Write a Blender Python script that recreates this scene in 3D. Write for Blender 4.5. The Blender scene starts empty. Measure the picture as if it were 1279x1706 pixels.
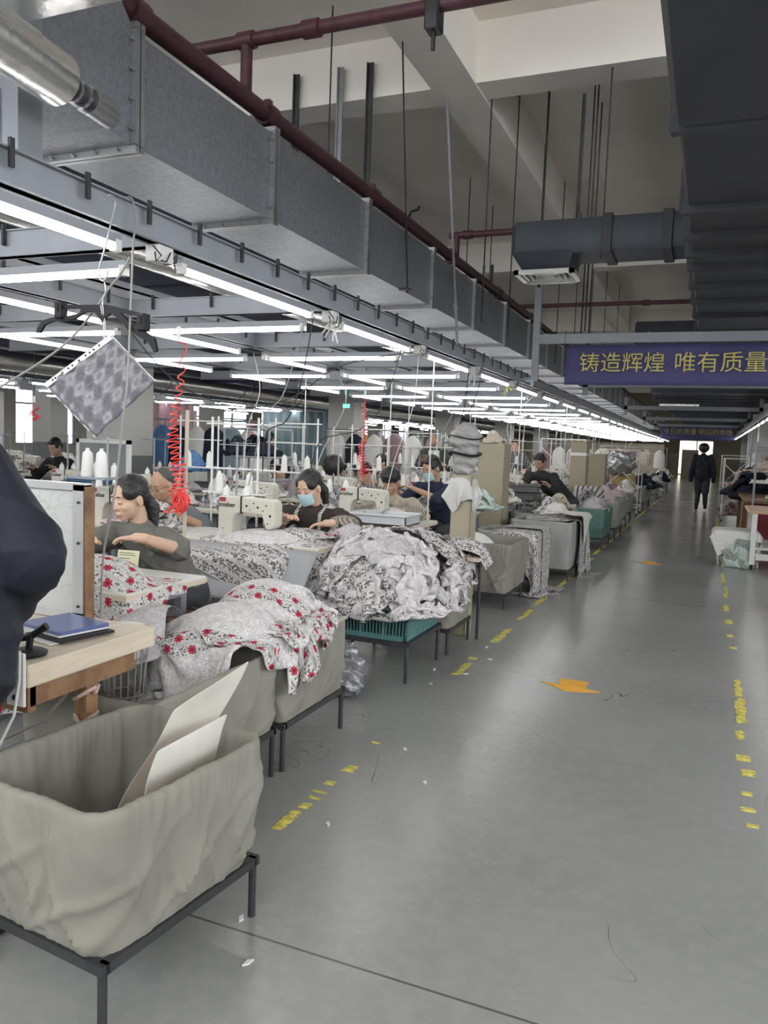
import bpy, bmesh, math, random
import numpy as np
from mathutils import Vector, Matrix, Euler, noise
from mathutils.bvhtree import BVHTree
random.seed(7); rng = np.random.default_rng(11)
PI = math.pi; R = math.radians
S = bpy.context.scene
COL = S.collection
# ---------------------------------------------------------------- camera
def cam_axes(yaw, pitch, roll):
    f = np.array([-math.sin(yaw)*math.cos(pitch), math.cos(yaw)*math.cos(pitch), -math.sin(pitch)])
    r0 = np.array([math.cos(yaw), math.sin(yaw), 0]); u0 = np.cross(r0, f)
    return r0*math.cos(roll)+u0*math.sin(roll), -r0*math.sin(roll)+u0*math.cos(roll), f
r_, u_, f_ = cam_axes(R(22.258), R(4.990), R(2.153))
cd = bpy.data.cameras.new('camera'); cam = bpy.data.objects.new('camera', cd); COL.objects.link(cam)
cam.matrix_world = Matrix(((r_[0], u_[0], -f_[0], 0), (r_[1], u_[1], -f_[1], 0), (r_[2], u_[2], -f_[2], 1.4), (0, 0, 0, 1)))
cd.sensor_fit = 'VERTICAL'; cd.sensor_height = 24; cd.lens = 24*1308.33/1706
cd.clip_start = .05; cd.clip_end = 200
S.camera = cam
S.view_settings.view_transform = 'Standard'; S.view_settings.look = 'None'
S.view_settings.gamma = 1; S.view_settings.use_curve_mapping = False
S.view_settings.exposure = 0.80
S.cycles.use_denoising = True
S.cycles.max_bounces = 6; S.cycles.diffuse_bounces = 4; S.cycles.glossy_bounces = 3; S.cycles.transmission_bounces = 4
S.cycles.transparent_max_bounces = 6
S.cycles.caustics_reflective = False; S.cycles.caustics_refractive = False
S.cycles.sample_clamp_indirect = 4
# daylight: pale overcast sky that comes in by the tall windows and unseen gaps left over the low near walls
W = bpy.data.worlds.new('daylight'); S.world = W; W.use_nodes = True
W.node_tree.nodes['Background'].inputs[0].default_value = (.93, .96, 1, 1)
W.node_tree.nodes['Background'].inputs[1].default_value = 3.4
TUBE_E = 14.0
def area(name, loc, rot, sx, sy, e, c=(1, 1, 1)):
    l = bpy.data.lights.new(name, 'AREA'); l.shape = 'RECTANGLE'; l.size = sx; l.size_y = sy; l.energy = e; l.color = c
    o = bpy.data.objects.new(name, l); COL.objects.link(o); o.location = loc; o.rotation_euler = rot
    return o
# ---------------------------------------------------------------- node maths
class N:
    t = None
    def __init__(s, k): s.k = k
    @staticmethod
    def m(op, *a):
        n = N.t.nodes.new('ShaderNodeMath'); n.operation = op
        for i, x in enumerate(a):
            if isinstance(x, N): N.t.links.new(x.k, n.inputs[i])
            else: n.inputs[i].default_value = float(x)
        return N(n.outputs[0])
    def __add__(s, o): return N.m('ADD', s, o)
    __radd__ = __add__
    def __sub__(s, o): return N.m('SUBTRACT', s, o)
    def __rsub__(s, o): return N.m('SUBTRACT', o, s)
    def __mul__(s, o): return N.m('MULTIPLY', s, o)
    __rmul__ = __mul__
    def __truediv__(s, o): return N.m('DIVIDE', s, o)
    def lt(s, o): return N.m('LESS_THAN', s, o)
    def gt(s, o): return N.m('GREATER_THAN', s, o)
    def fr(s): return N.m('FRACT', s)
    def fl(s): return N.m('FLOOR', s)
    def ab(s): return N.m('ABSOLUTE', s)
    def sin(s): return N.m('SINE', s)
    def mx(s, o): return N.m('MAXIMUM', s, o)
    def mn(s, o): return N.m('MINIMUM', s, o)
    def ss(s, a, b):
        n = N.t.nodes.new('ShaderNodeMapRange'); n.interpolation_type = 'SMOOTHSTEP'
        N.t.links.new(s.k, n.inputs[0]); n.inputs[1].default_value = a; n.inputs[2].default_value = b
        return N(n.outputs[0])
def vec(x, y, z=0):
    n = N.t.nodes.new('ShaderNodeCombineXYZ')
    for i, q in enumerate((x, y, z)):
        if isinstance(q, N): N.t.links.new(q.k, n.inputs[i])
        else: n.inputs[i].default_value = q
    return N(n.outputs[0])
def coord(kind):
    n = N.t.nodes.new('ShaderNodeTexCoord'); s = N.t.nodes.new('ShaderNodeSeparateXYZ')
    N.t.links.new(n.outputs[kind], s.inputs[0])
    return N(n.outputs[kind]), N(s.outputs[0]), N(s.outputs[1]), N(s.outputs[2])
def nz(v, scale, detail=3, rough=.5, dist=0):
    n = N.t.nodes.new('ShaderNodeTexNoise'); N.t.links.new(v.k, n.inputs['Vector'])
    n.inputs['Scale'].default_value = scale; n.inputs['Detail'].default_value = detail; n.inputs['Roughness'].default_value = rough
    n.inputs['Distortion'].default_value = dist
    return N(n.outputs[0])
def vor(v, scale, feat='F1', rnd=1):
    n = N.t.nodes.new('ShaderNodeTexVoronoi'); n.feature = feat; N.t.links.new(v.k, n.inputs['Vector'])
    n.inputs['Scale'].default_value = scale; n.inputs['Randomness'].default_value = rnd
    return N(n.outputs[0])
def mix(f, a, b):
    n = N.t.nodes.new('ShaderNodeMix'); n.data_type = 'RGBA'
    for i, x in ((0, f), (6, a), (7, b)):
        if isinstance(x, N): N.t.links.new(x.k, n.inputs[i])
        elif i: n.inputs[i].default_value = tuple(x)+(1,)
        else: n.inputs[i].default_value = x
    return N(n.outputs[2])
def ramp_c(f, a, b, lo, hi): return mix(f.ss(lo, hi), a, b)
MATS = {}
def mat(name, color=(.5, .5, .5), rough=.6, metal=0, fn=None, var=.06, vscale=6, bump=0, bscale=60, spec=.5, sheen=0, coord_k='Object', **kw):
    """principled surface; a little procedural mottling and bump on everything"""
    if name in MATS: return MATS[name]
    m = bpy.data.materials.new(name); m.use_nodes = True; MATS[name] = m
    t = m.node_tree; N.t = t; b = t.nodes['Principled BSDF']
    b.inputs['Roughness'].default_value = rough; b.inputs['Metallic'].default_value = metal
    b.inputs['Specular IOR Level'].default_value = spec
    for k, v in kw.items(): b.inputs[k].default_value = v
    v, x, y, z = coord(coord_k)
    if fn: c = fn(v, x, y, z, b)
    else:
        c = mix(nz(v, vscale).ss(.3, .7), [q*(1-var) for q in color], [min(1, q*(1+var)) for q in color])
    if c is not None: t.links.new(c.k, b.inputs['Base Color'])
    if bump:
        n = t.nodes.new('ShaderNodeBump'); n.inputs['Strength'].default_value = bump; n.inputs['Distance'].default_value = .01
        t.links.new(nz(v, bscale, 4).k, n.inputs['Height']); t.links.new(n.outputs[0], b.inputs['Normal'])
    return m
def emit(name, color, e):
    m = bpy.data.materials.new(name); m.use_nodes = True; MATS[name] = m
    t = m.node_tree; t.nodes.clear(); n = t.nodes.new('ShaderNodeEmission'); o = t.nodes.new('ShaderNodeOutputMaterial')
    n.inputs[0].default_value = tuple(color)+(1,); n.inputs[1].default_value = e; t.links.new(n.outputs[0], o.inputs[0])
    return m
# ---------------------------------------------------------------- mesh builder
class MB:
    def __init__(s): s.v = []; s.f = []; s.uv = None
    def add(s, v, f):
        o = len(s.v); s.v += [tuple(map(float, q)) for q in v]; s.f += [tuple(i+o for i in q) for q in f]; return s
    def box(s, x0, x1, y0, y1, z0, z1, M=None, c=0):
        x0, x1 = sorted((x0, x1)); y0, y1 = sorted((y0, y1)); z0, z1 = sorted((z0, z1))
        if c <= 0:
            v = [(x, y, z) for z in (z0, z1) for y in (y0, y1) for x in (x0, x1)]
            f = [(0, 2, 3, 1), (4, 5, 7, 6), (0, 1, 5, 4), (2, 6, 7, 3), (0, 4, 6, 2), (1, 3, 7, 5)]
        else:                                   # bevelled along the vertical edges and the top rim
            c = min(c, (x1-x0)*.49, (y1-y0)*.49, (z1-z0)*.49)
            def ring(i, z):
                a, b, d, e = x0+i, x1-i, y0+i, y1-i
                return [(a+c, d, z), (b-c, d, z), (b, d+c, z), (b, e-c, z), (b-c, e, z), (a+c, e, z), (a, e-c, z), (a, d+c, z)]
            def ring2(z): return [(x0+c, y0+c*.6, z), (x1-c, y0+c*.6, z), (x1-c*.6, y0+c, z), (x1-c*.6, y1-c, z), (x1-c, y1-c*.6, z), (x0+c, y1-c*.6, z), (x0+c*.6, y1-c, z), (x0+c*.6, y0+c, z)]
            rs = [ring2(z0), ring(0, z0+c), ring(0, z1-c), ring2(z1)]
            v = [p for r in rs for p in r]; f = []
            for k in range(3):
                for i in range(8): j = (i+1) % 8; f.append((k*8+i, k*8+j, k*8+8+j, k*8+8+i))
            f.append(tuple(range(7, -1, -1))); f.append(tuple(range(24, 32)))
        if M is not None: v = [tuple(M @ Vector(p)) for p in v]
        return s.add(v, f)
    def tube(s, pts, r, n=8, cap=True, closed=False):
        P = [Vector(p) for p in pts]; m = len(P)
        rr = r if hasattr(r, '__len__') else [r]*m
        t = []
        for i in range(m):
            a = P[(i-1) % m] if (closed or i) else P[i]; b = P[(i+1) % m] if (closed or i < m-1) else P[i]
            d = (b-a); t.append(d.normalized() if d.length > 1e-9 else Vector((0, 0, 1)))
        up = Vector((0, 0, 1)) if abs(t[0].z) < .9 else Vector((1, 0, 0))
        nrm = t[0].cross(up).normalized(); v = []
        for i in range(m):
            nrm = (nrm - t[i]*nrm.dot(t[i]))
            nrm = nrm.normalized() if nrm.length > 1e-6 else t[i].orthogonal().normalized()
            bn = t[i].cross(nrm)
            for k in range(n):
                a = 2*PI*k/n; v.append(P[i]+(nrm*math.cos(a)+bn*math.sin(a))*rr[i])
        f = []
        for i in range(m-1 if not closed else m):
            for k in range(n):
                k2 = (k+1) % n; i2 = (i+1) % m
                f.append((i*n+k, i*n+k2, i2*n+k2, i2*n+k))
        if cap and not closed: f.append(tuple(range(n-1, -1, -1))); f.append(tuple(range((m-1)*n, m*n)))
        return s.add(v, f)
    def cyl(s, p, q, r, n=12, r2=None): return s.tube([p, q], [r, r if r2 is None else r2], n)
    def lathe(s, prof, n=20, o=(0, 0, 0), M=None):
        v = []
        for (r, z) in prof:
            for k in range(n):
                a = 2*PI*k/n; p = Vector((r*math.cos(a), r*math.sin(a), z))
                if M is not None: p = M @ p
                v.append(p+Vector(o))
        f = []
        for i in range(len(prof)-1):
            for k in range(n): k2 = (k+1) % n; f.append((i*n+k, i*n+k2, (i+1)*n+k2, (i+1)*n+k))
        f.append(tuple(range(n-1, -1, -1))); f.append(tuple(range((len(prof)-1)*n, len(prof)*n)))
        return s.add(v, f)
    def ell(s, c, r, n=16, m=10, M=None):
        v = []; f = []
        for i in range(m+1):
            th = PI*i/m
            for k in range(n):
                a = 2*PI*k/n; p = Vector((r[0]*math.sin(th)*math.cos(a), r[1]*math.sin(th)*math.sin(a), r[2]*math.cos(th)))
                if M is not None: p = M @ p
                v.append(p+Vector(c))
        for i in range(m):
            for k in range(n): k2 = (k+1) % n; f.append((i*n+k, (i+1)*n+k, (i+1)*n+k2, i*n+k2))
        return s.add(v, f)
    def cap(s, p, q, r0, r1, n=12):           # capsule with two radii
        p = Vector(p); q = Vector(q); d = (q-p); L = d.length; d = d.normalized() if L > 1e-6 else Vector((0, 0, 1))
        pts = []; rs = []
        for a in (90, 60, 30): pts.append(p-d*r0*math.sin(R(a))); rs.append(max(r0*math.cos(R(a)), r0*.02))
        pts += [p, q]; rs += [r0, r1]
        for a in (30, 60, 90): pts.append(q+d*r1*math.sin(R(a))); rs.append(max(r1*math.cos(R(a)), r1*.02))
        return s.tube(pts, rs, n)
    def prism(s, poly, z0, z1, M=None, axis='z'):
        n = len(poly)
        if axis == 'z': v = [(x, y, z0) for x, y in poly]+[(x, y, z1) for x, y in poly]
        elif axis == 'y': v = [(x, z0, y) for x, y in poly]+[(x, z1, y) for x, y in poly]
        else: v = [(z0, x, y) for x, y in poly]+[(z1, x, y) for x, y in poly]
        if M is not None: v = [tuple(M @ Vector(p)) for p in v]
        f = [tuple(range(n-1, -1, -1)), tuple(range(n, 2*n))]+[(i, (i+1) % n, n+(i+1) % n, n+i) for i in range(n)]
        return s.add(v, f)
    def grid(s, G, uv=None, close=False):
        """G: array (a,b,3)"""
        a, b = G.shape[:2]; o = len(s.v); s.v += [tuple(p) for p in G.reshape(-1, 3).tolist()]
        for i in range(a-1):
            for j in range(b-(0 if close else 1)):
                j2 = (j+1) % b
                s.f.append((o+i*b+j, o+(i+1)*b+j, o+(i+1)*b+j2, o+i*b+j2))
        if uv is not None:
            s.uv = (s.uv or []); s.uv += [tuple(p) for p in uv.reshape(-1, 2).tolist()]
        return s
    def xf(s, M): s.v = [tuple(M @ Vector(p)) for p in s.v]; return s
    def mesh(s, name):
        me = bpy.data.meshes.new(name); me.from_pydata(s.v, [], s.f); me.update()
        bm = bmesh.new(); bm.from_mesh(me); bmesh.ops.recalc_face_normals(bm, faces=bm.faces); bm.to_mesh(me); bm.free()
        if s.uv:
            l = me.uv_layers.new(name='UVMap'); idx = np.empty(len(me.loops), int); me.loops.foreach_get('vertex_index', idx)
            l.data.foreach_set('uv', np.array(s.uv, np.float32)[idx].ravel())
        return me
def smooth(me, ang=35):
    if not len(me.polygons): return
    me.polygons.foreach_set('use_smooth', [True]*len(me.polygons))
    if ang < 180: me.set_sharp_from_angle(angle=R(ang))
def O(name, mb, m, parent=None, world=False, sm=35, loc=None, rz=0):
    me = mb.mesh(name) if isinstance(mb, MB) else mb
    if world and parent is not None:
        me.transform(Matrix.Translation(-parent.location) if parent.rotation_euler.z == 0 else (Matrix.Translation(parent.location) @ Matrix.Rotation(parent.rotation_euler.z, 4, 'Z')).inverted())
    if sm: smooth(me, sm)
    o = bpy.data.objects.new(name, me); COL.objects.link(o)
    if m is not None and not me.materials: me.materials.append(m)
    if parent is not None: o.parent = parent
    if loc is not None: o.location = loc
    if rz: o.rotation_euler.z = rz
    return o
def tag(o, label=None, cat=None, group=None, kind=None):
    if label: o['label'] = label
    if cat: o['category'] = cat
    if group: o['group'] = group
    if kind: o['kind'] = kind
    return o
def T(name, label, cat, loc=(0, 0, 0), rz=0, group=None):
    o = bpy.data.objects.new(name, None); COL.objects.link(o); o.location = loc; o.rotation_euler.z = rz
    o.empty_display_size = .1
    return tag(o, label, cat, group)
def struct(name, mb, m, sm=0, parent=None, label=None): return tag(O(name, mb, m, parent, sm=sm), label, None, None, 'structure')
def dup(o, loc=None, rz=None, label=None, group=None, parent=None, first=True):
    c = o.copy(); COL.objects.link(c)
    if parent is not None: c.parent = parent
    for ch in list(o.children): dup(ch, parent=c)
    if loc is not None: c.location = loc
    if rz is not None: c.rotation_euler.z = rz
    if label: c['label'] = label
    if group: c['group'] = group
    return c
def fin(o, sub=0, solid=0, bev=0):
    if bev:
        m = o.modifiers.new('bevel', 'BEVEL'); m.width = bev; m.segments = 2; m.limit_method = 'ANGLE'
    if solid: m = o.modifiers.new('solid', 'SOLIDIFY'); m.thickness = solid; m.offset = 0
    if sub: m = o.modifiers.new('sub', 'SUBSURF'); m.levels = sub; m.render_levels = sub
    return o
# ---------------------------------------------------------------- materials
def f_conc(v, x, y, z, b):
    a = nz(v, .9, 2, .5); g = nz(v, 14, 4, .7); big = nz(v, .25, 2)
    c = mix(a.ss(.2, .8), (.25, .255, .25), (.32, .325, .31)); c = mix((g.ss(.35, .75))*.5, c, (.34, .34, .325))
    c = mix(big.ss(.45, .7)*.4, c, (.34, .34, .325))
    # saw-cut joints every 6 m across, 4.1 m along, and fine meandering cracks
    jy = ((y-1.83)/6.0+.5).fr()-.5; jx = ((x+.0+6.3)/8.0+.5).fr()-.5
    j = (jy.ab().lt(.0007)).mx(jx.ab().lt(.0004))
    w = nz(v, 1.3, 3, .6, .5)
    cr = ((w-.5).ab().lt(.0011))*nz(v, .8).ss(.54, .6)
    c = mix((j.mx(cr))*.75, c, (.04, .04, .04))
    sp = vor(v, 9).lt(.03); c = mix(sp*.5, c, (.5, .5, .47))
    N.t.links.new((g*.04+.205).k, b.inputs['Roughness'])
    return c
floor_m = mat('polished_concrete', fn=f_conc, bump=.12, bscale=30, spec=.5)
ceil_m = mat('ceiling_paint', (.88, .83, .76), .9, var=.05, vscale=.7, bump=.05, bscale=20)
wall_m = mat('wall_paint', (.62, .62, .58), .8, var=.04, vscale=1)
def f_galv(v, x, y, z, b):
    a = nz(v, 30, 4, .8); n = nz(v, 5, 4, .7); w = nz(vec(x*.3, y*3, z*3), 6, 4, .7)
    N.t.links.new((n*.25+.33).k, b.inputs['Roughness'])
    c = mix(a.ss(.3, .7), (.20, .215, .245), (.29, .31, .345)); return mix(w.ss(.45, .75)*.5, c, (.20, .215, .24))
galv_m = mat('galvanised_steel', fn=f_galv, metal=.45, bump=.08, bscale=40)
flange_m = mat('flange_steel', (.35, .36, .37), .4, .8)
red_m = mat('dark_red_pipe_paint', (.075, .024, .034), .5, var=.2, vscale=20, bump=.1)
ins_m = mat('black_duct_wrap', (.055, .065, .085), .55, var=.15, vscale=3, bump=.15, bscale=8)
ins2_m = mat('charcoal_duct_wrap', (.05, .052, .062), .6, var=.12, vscale=3, bump=.2, bscale=5)
foil_m = mat('silver_foil_wrap', (.78, .77, .74), .24, .95, bump=.5, bscale=9, var=.05)
rail_m = mat('grey_painted_steel', (.30, .32, .35), .5, .2, var=.04)
iron_m = mat('dark_iron', (.055, .055, .06), .5, .5, var=.2, bump=.1)
white_m = mat('white_enamel', (.72, .72, .70), .35, var=.03)
wire_m = mat('bare_steel_wire', (.45, .45, .46), .35, .9)
black_m = mat('black_plastic', (.010, .010, .013), .5, spec=.3)
tube_m = emit('fluorescent_tube_glow', (1, .985, .96), TUBE_E)
yel_m = mat('yellow_floor_tape', (.66, .58, .14), .6, var=.3, vscale=25)
ora_m = mat('orange_arrow_vinyl', (.85, .42, .03), .5, var=.1)
# ================================================================ SHELL
struct('floor', MB().box(-24, 12, -5, 62, -.1, 0), floor_m)
struct('ceiling', MB().box(-24, 12, -5, 62, 5.6, 5.7), ceil_m)
cp = mat('curtain_wall_paint', (.5, .49, .47), .8)
mw = MB()   # left wall: piers, sill and head around tall windows
mw.box(-22.3, -22, -5, 62, 0, .9); mw.box(-22.3, -22, -5, 62, 3.4, 5.6)
for k in range(17): mw.box(-22.3, -22, -5+k*4, -5+k*4+1.2, .9, 3.4)
struct('wall_left', mw, wall_m)
pane_m = mat('window_glass', (.9, .95, 1), .05, 0, var=0, Alpha=1); 
pane_m.node_tree.nodes['Principled BSDF'].inputs['Transmission Weight'].default_value = 1
fr_m = mat('window_frame_paint', (.55, .57, .6), .4)
for k in range(1, 16):
    y0 = -5+k*4+1.2; y1 = y0+2.8
    w = MB()
    for (a, b) in ((y0, y0+.06), (y1-.06, y1), ((y0+y1)/2-.03, (y0+y1)/2+.03)): w.box(-22.2, -22.1, a, b, .9, 3.4)
    for z in (.9, 2.3, 3.34): w.box(-22.2, -22.1, y0, y1, z, z+.06)
    o = struct('window_%d' % k, w, fr_m)
    O('pane', MB().box(-22.16, -22.15, y0+.03, y1-.03, .93, 3.37), pane_m, o, sm=0)
mw = MB(); mw.box(-22, 12, 58, 58.3, 0, 5.6)
struct('wall_far', mw, mat('far_wall_paint', (.50, .46, .38), .8, var=.1, vscale=.4))
# bright doorway at the end of the aisle
dr = MB(); dr.box(-2.0, -1.9, 57.9, 58, 0, 2.45); dr.box(.2, .3, 57.9, 58, 0, 2.45); dr.box(-2.0, .3, 57.9, 58, 2.35, 2.45); dr.box(-.85, -.78, 57.9, 58, 0, 2.4)
door = struct('door_1', dr, fr_m)
O('lit_pane', MB().box(-1.9, .2, 57.93, 57.96, .1, 2.35), emit('daylight_behind_door', (1, .95, .8), 1.3), door, sm=0)
# right hand wall of the hall, beyond the right work stations
mw = MB(); mw.box(3.6, 3.9, 8, 58, 0, 5.6)
struct('wall_right', mw, wall_m)
struct('wall_light_baffle_right', MB().box(11.7, 12, -5, 9, 0, 2.7), wall_m)  # unseen low wall, added so daylight enters only above it
struct('wall_light_baffle_back', MB().box(-24, 12, -5.3, -5, 0, 2.7), wall_m)  # added behind the camera, unseen; open above to steer sky light onto the ceiling
# ceiling beams
mb = MB()
for x in (-2.86, ): mb.box(x, x+.46, -5, 58, 5.0, 5.62)
for x in (-10.2, -18, 4.4): mb.box(x, x+.46, -5, 58, 5.0, 5.62)
struct('ceiling_beam', mb, ceil_m)
for i, y in enumerate((-.5, 7.86, 16.2, 24.6, 33, 41.4, 49.8)):
    struct('ceiling_beam', MB().box(-22, 4.4, y, y+.4, 5.015, 5.62), ceil_m)
# square columns, pale above a grey dado
def f_col(v, x, y, z, b): return mix(z.gt(1.12), (.19, .195, .2), (.56, .56, .54))
col_m = mat('column_paint_two_tone', fn=f_col, rough=.6)
n = 0
for y in (1.0, 8.0, 15.0, 22.0, 29, 36, 43):
    for x in (-7.2, -15.5):
        n += 1; struct('column_%d' % n, MB().box(x-.3, x+.3, y, y+.6, 0, 5.0, c=.012), col_m)
for y in (21.5, 28.5, 35.5, 42.5):
    n += 1; struct('column_%d' % n, MB().box(1.45, 2.0, y, y+.55, 0, 5.0, c=.012), col_m)
# ================================================================ DUCTS AND PIPES
XD0, XD1, ZD0, ZD1 = -3.06, -2.53, 2.71, 3.22
d = T('galvanised_duct', 'long galvanised sheet metal air duct running above the aisle-side light rail', 'air duct', (-2.8, 3, ZD0))
def ductseg(y0, y1, e=.004):
    return MB().box(XD0+e, XD1-e, y0, y1, ZD0+e, ZD1-e)
yf = [3.0, 4.22, 5.62, 7.15]
while yf[-1] < 44: yf.append(yf[-1]+1.42)
for a, b in zip(yf[:-1], yf[1:]):
    s = O('duct_section', ductseg(a+.012, b-.012), galv_m, d, True, 0)
for y in yf:
    f = MB(); g = .028
    for (x0, x1, z0, z1) in ((XD0-g, XD1+g, ZD0-g, ZD0+.004), (XD0-g, XD1+g, ZD1-.004, ZD1+g), (XD0-g, XD0+.004, ZD0, ZD1), (XD1-.004, XD1+g, ZD0, ZD1)):
        f.box(x0, x1, y-.03, y-.004, z0, z1); f.box(x0, x1, y+.004, y+.03, z0, z1)
    if y < 9:
        for k in range(4): f.cyl((XD0+.07+k*.13, y-.05, ZD0-.016), (XD0+.07+k*.13, y+.05, ZD0-.016), .008, 6)
        for k in range(4): f.cyl((XD1+.016, y-.05, ZD0+.07+k*.13), (XD1+.016, y+.05, ZD0+.07+k*.13), .008, 6)
    O('flange', f, flange_m, d, True, 0)
# nearest section swoops up: curved transition
nb = 14; G0 = []; f = MB()
for i in range(nb+1):
    t = i/nb; y = 3.0-.02-t*1.15; z = ZD0+.0+(t**2.1)*1.15
    G0.append((y, z))
poly = [(y, z) for y, z in G0]+[(1.83, 4.4), (2.98, ZD1)] if False else [(y, z) for y, z in G0]+[(G0[-1][0], ZD1+1.2), (2.6, ZD1+.4), (2.98, ZD1)]
f.prism(poly, XD0, XD1, axis='x'); O('duct_transition', f, galv_m, d, True, 0)
f = MB(); f.prism([(0.2, ZD0+.3), (1.2, ZD0+.28), (1.75, ZD0+.75), (1.75, ZD1+.9), (.2, ZD1+.9)], XD0-.5, XD1-.45, axis='x')
O('duct_branch', f, galv_m, d, True, 0)
# flat sections' battens (angle bars under the duct) and rods
def rod(name, x, y, z0, z1, r, m, label, group, cat='hanger rod', lean=0, sq=False):
    b = MB()
    if sq: b.box(-r, r, -r*.35, r*.35, 0, z1-z0); b.box(-r, -r*.6, -r, r*.35, 0, z1-z0)
    else: b.tube([(0, 0, 0), (lean, 0, z1-z0)], r, 6)
    return tag(O(name, b, m, loc=(x, y, z0)), label, cat, group)
gr = 'threaded rods hanging from the ceiling'
tag(O('hanger_rod', MB().tube([(-2.42, 6.25, 2.66), (-2.80, 6.86, 5.02)], .008, 6)  .box(-2.49, -2.40, 6.22, 6.28, 2.68, 2.70), iron_m), 'long thin rod crossing the face of the galvanised duct', 'hanger rod')
tag(O('conduit_pipe', MB().tube([(-2.36, 7.5, 2.4), (-2.80, 8.16, 5.02)], .014, 8).cyl((-2.42, 7.59, 2.75), (-2.43, 7.60, 2.80), .022), rail_m), 'pale upright conduit pipe beside the galvanised duct', 'conduit')
rod('hanger_rod', -3.66, 7.15, 2.70, 5.6, .008, iron_m, 'thin rod behind the first duct sections, nearest the camera', None)
for x, y, z0, z1, lb in ((-3.75, 12.22, 2.7, 5.6, 'thin rod high above the middle of the galvanised duct'), (-3.78, 13.73, 2.7, 5.6, 'thin rod left of the black cross duct end')):
    rod('hanger_rod', x, y, z0, z1, .009, iron_m, lb, None)
for k, y in enumerate((8.4, 9.6, 11.2, 12.8, 14.5, 16.4, 18.5, 21, 24)):
    rod('hanger_rod', -2.38, y, 2.75, 5.6, .008, iron_m, 'thin rod beside the galvanised duct, %s after the pale conduit' % ['first', 'second', 'third', 'fourth', 'fifth', 'sixth', 'seventh', 'eighth', 'ninth'][k], 'threaded rods beside the galvanised duct')
for k, (x, y, z0, z1, lb) in enumerate(((-4.40, 7.80, 3.5, 5.34, 'dark angle iron hanger, leftmost of the three above the duct'), (-3.87, 7.80, 2.7, 5.34, 'rusty pale steel angle hanger, middle of the three above the duct'), (-3.53, 7.80, 2.7, 5.34, 'wide black angle iron hanger, rightmost of the three above the duct'),
        (-4.5, 15.9, 3.5, 5.1, 'rusty angle hanger, left of the far pair above the duct'), (-4.33, 15.9, 3.5, 5.1, 'dark angle hanger, right of the far pair above the duct'))):
    rod('angle_hanger', x, y, z0, z1, .032 if k < 3 else .026, flange_m if k in (1, 3) else iron_m, lb, None, 'duct hanger', sq=True)
# red sprinkler pipes
p = T('sprinkler_main_pipe', 'thick dark red sprinkler pipe running along the top of the galvanised duct', 'pipe', (-2.62, 3, 3.36))
O('pipe', MB().tube([(-2.62, 1.2, 3.36), (-2.62, 50, 3.36)], .052, 14), red_m, p, True)
for y in (3.1, 4.3, 5.9, 8, 10, 12, 14, 17, 20): O('coupling', MB().cyl((-2.62, y-.05, 3.36), (-2.62, y+.05, 3.36), .068, 14).box(-2.64, -2.60, y-.02, y+.02, 3.41, 3.45), red_m, p, True)
def branch(y, x0, x1, z, r, label, couple, drop=None):
    p = T('sprinkler_branch_pipe', label, 'pipe', (x0, y, z))
    O('pipe', MB().tube([(x0, y, z), (x1, y, z)], r, 12), red_m, p, True)
    for x in couple: O('coupling', MB().cyl((x-.05, y, z), (x+.05, y, z), r*1.35, 12), red_m, p, True)
    if drop:
        O('riser', MB().cyl((drop, y, 3.36), (drop, y, z), r*.95, 12), red_m, p, True)
    return p
b1 = branch(4.05, -3.0, 4.0, 3.68, .036, 'dark red sprinkler branch pipe crossing the ceiling at the top', (-2.62, -2.2, 1), -2.62)
O('pipe_clamp', MB().box(-1.52, -1.44, 4.0, 4.1, 3.55, 3.72, c=.01).cyl((-1.48, 4.05, 3.46), (-1.48, 4.05, 3.6), .012), iron_m, b1, True)
branch(8.15, -2.7, 4.0, 3.62, .034, 'dark red sprinkler branch pipe ending behind the short black duct', (-2.5,), -2.62)
branch(12.3, -2.9, 2.0, 3.6, .032, 'thin dark pipe crossing behind the ceiling diffuser', (-2.6, -1.0), -2.62)
branch(18.5, -2.9, 2.0, 3.6, .032, 'far dark pipe crossing above the slogan banner', (-2.6,), -2.62)
# black insulated cross duct with grille
c = T('black_cross_duct', 'short black insulated air duct crossing above the aisle to a square grille', 'air duct', (-1.5, 8.1, 3.15))
O('duct_body', MB().box(-1.98, -.2, 7.95, 8.5, 3.33, 3.66, c=.04), ins_m, c, True)
nk = MB(); nk.add([(-1.98, 7.95, 3.36), (-1.36, 7.95, 3.36), (-1.36, 8.5, 3.36), (-1.98, 8.5, 3.36), (-1.88, 8.05, 3.2), (-1.42, 8.05, 3.2), (-1.42, 8.45, 3.2), (-1.88, 8.45, 3.2)], [(0, 1, 5, 4), (1, 2, 6, 5), (2, 3, 7, 6), (3, 0, 4, 7), (4, 5, 6, 7), (0, 3, 2, 1)])
O('duct_neck', nk, ins_m, c, True, 0)
for x in (-1.1, -.55): O('duct_strap', MB().box(x, x+.1, 7.93, 8.52, 3.31, 3.68, c=.01), ins2_m, c, True)
g = T('air_diffuser', 'white square louvred ceiling diffuser under the black cross duct', 'air vent', (-1.65, 8.25, 3.14))
fr = MB(); 
for (a, b_, q, e) in ((-1.95, -1.35, 7.98, 8.03), (-1.95, -1.35, 8.47, 8.52), (-1.95, -1.90, 7.98, 8.52), (-1.40, -1.35, 7.98, 8.52)): fr.box(a, b_, q, e, 3.15, 3.19)
O('frame', fr, white_m, g, True, 0)
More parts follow.
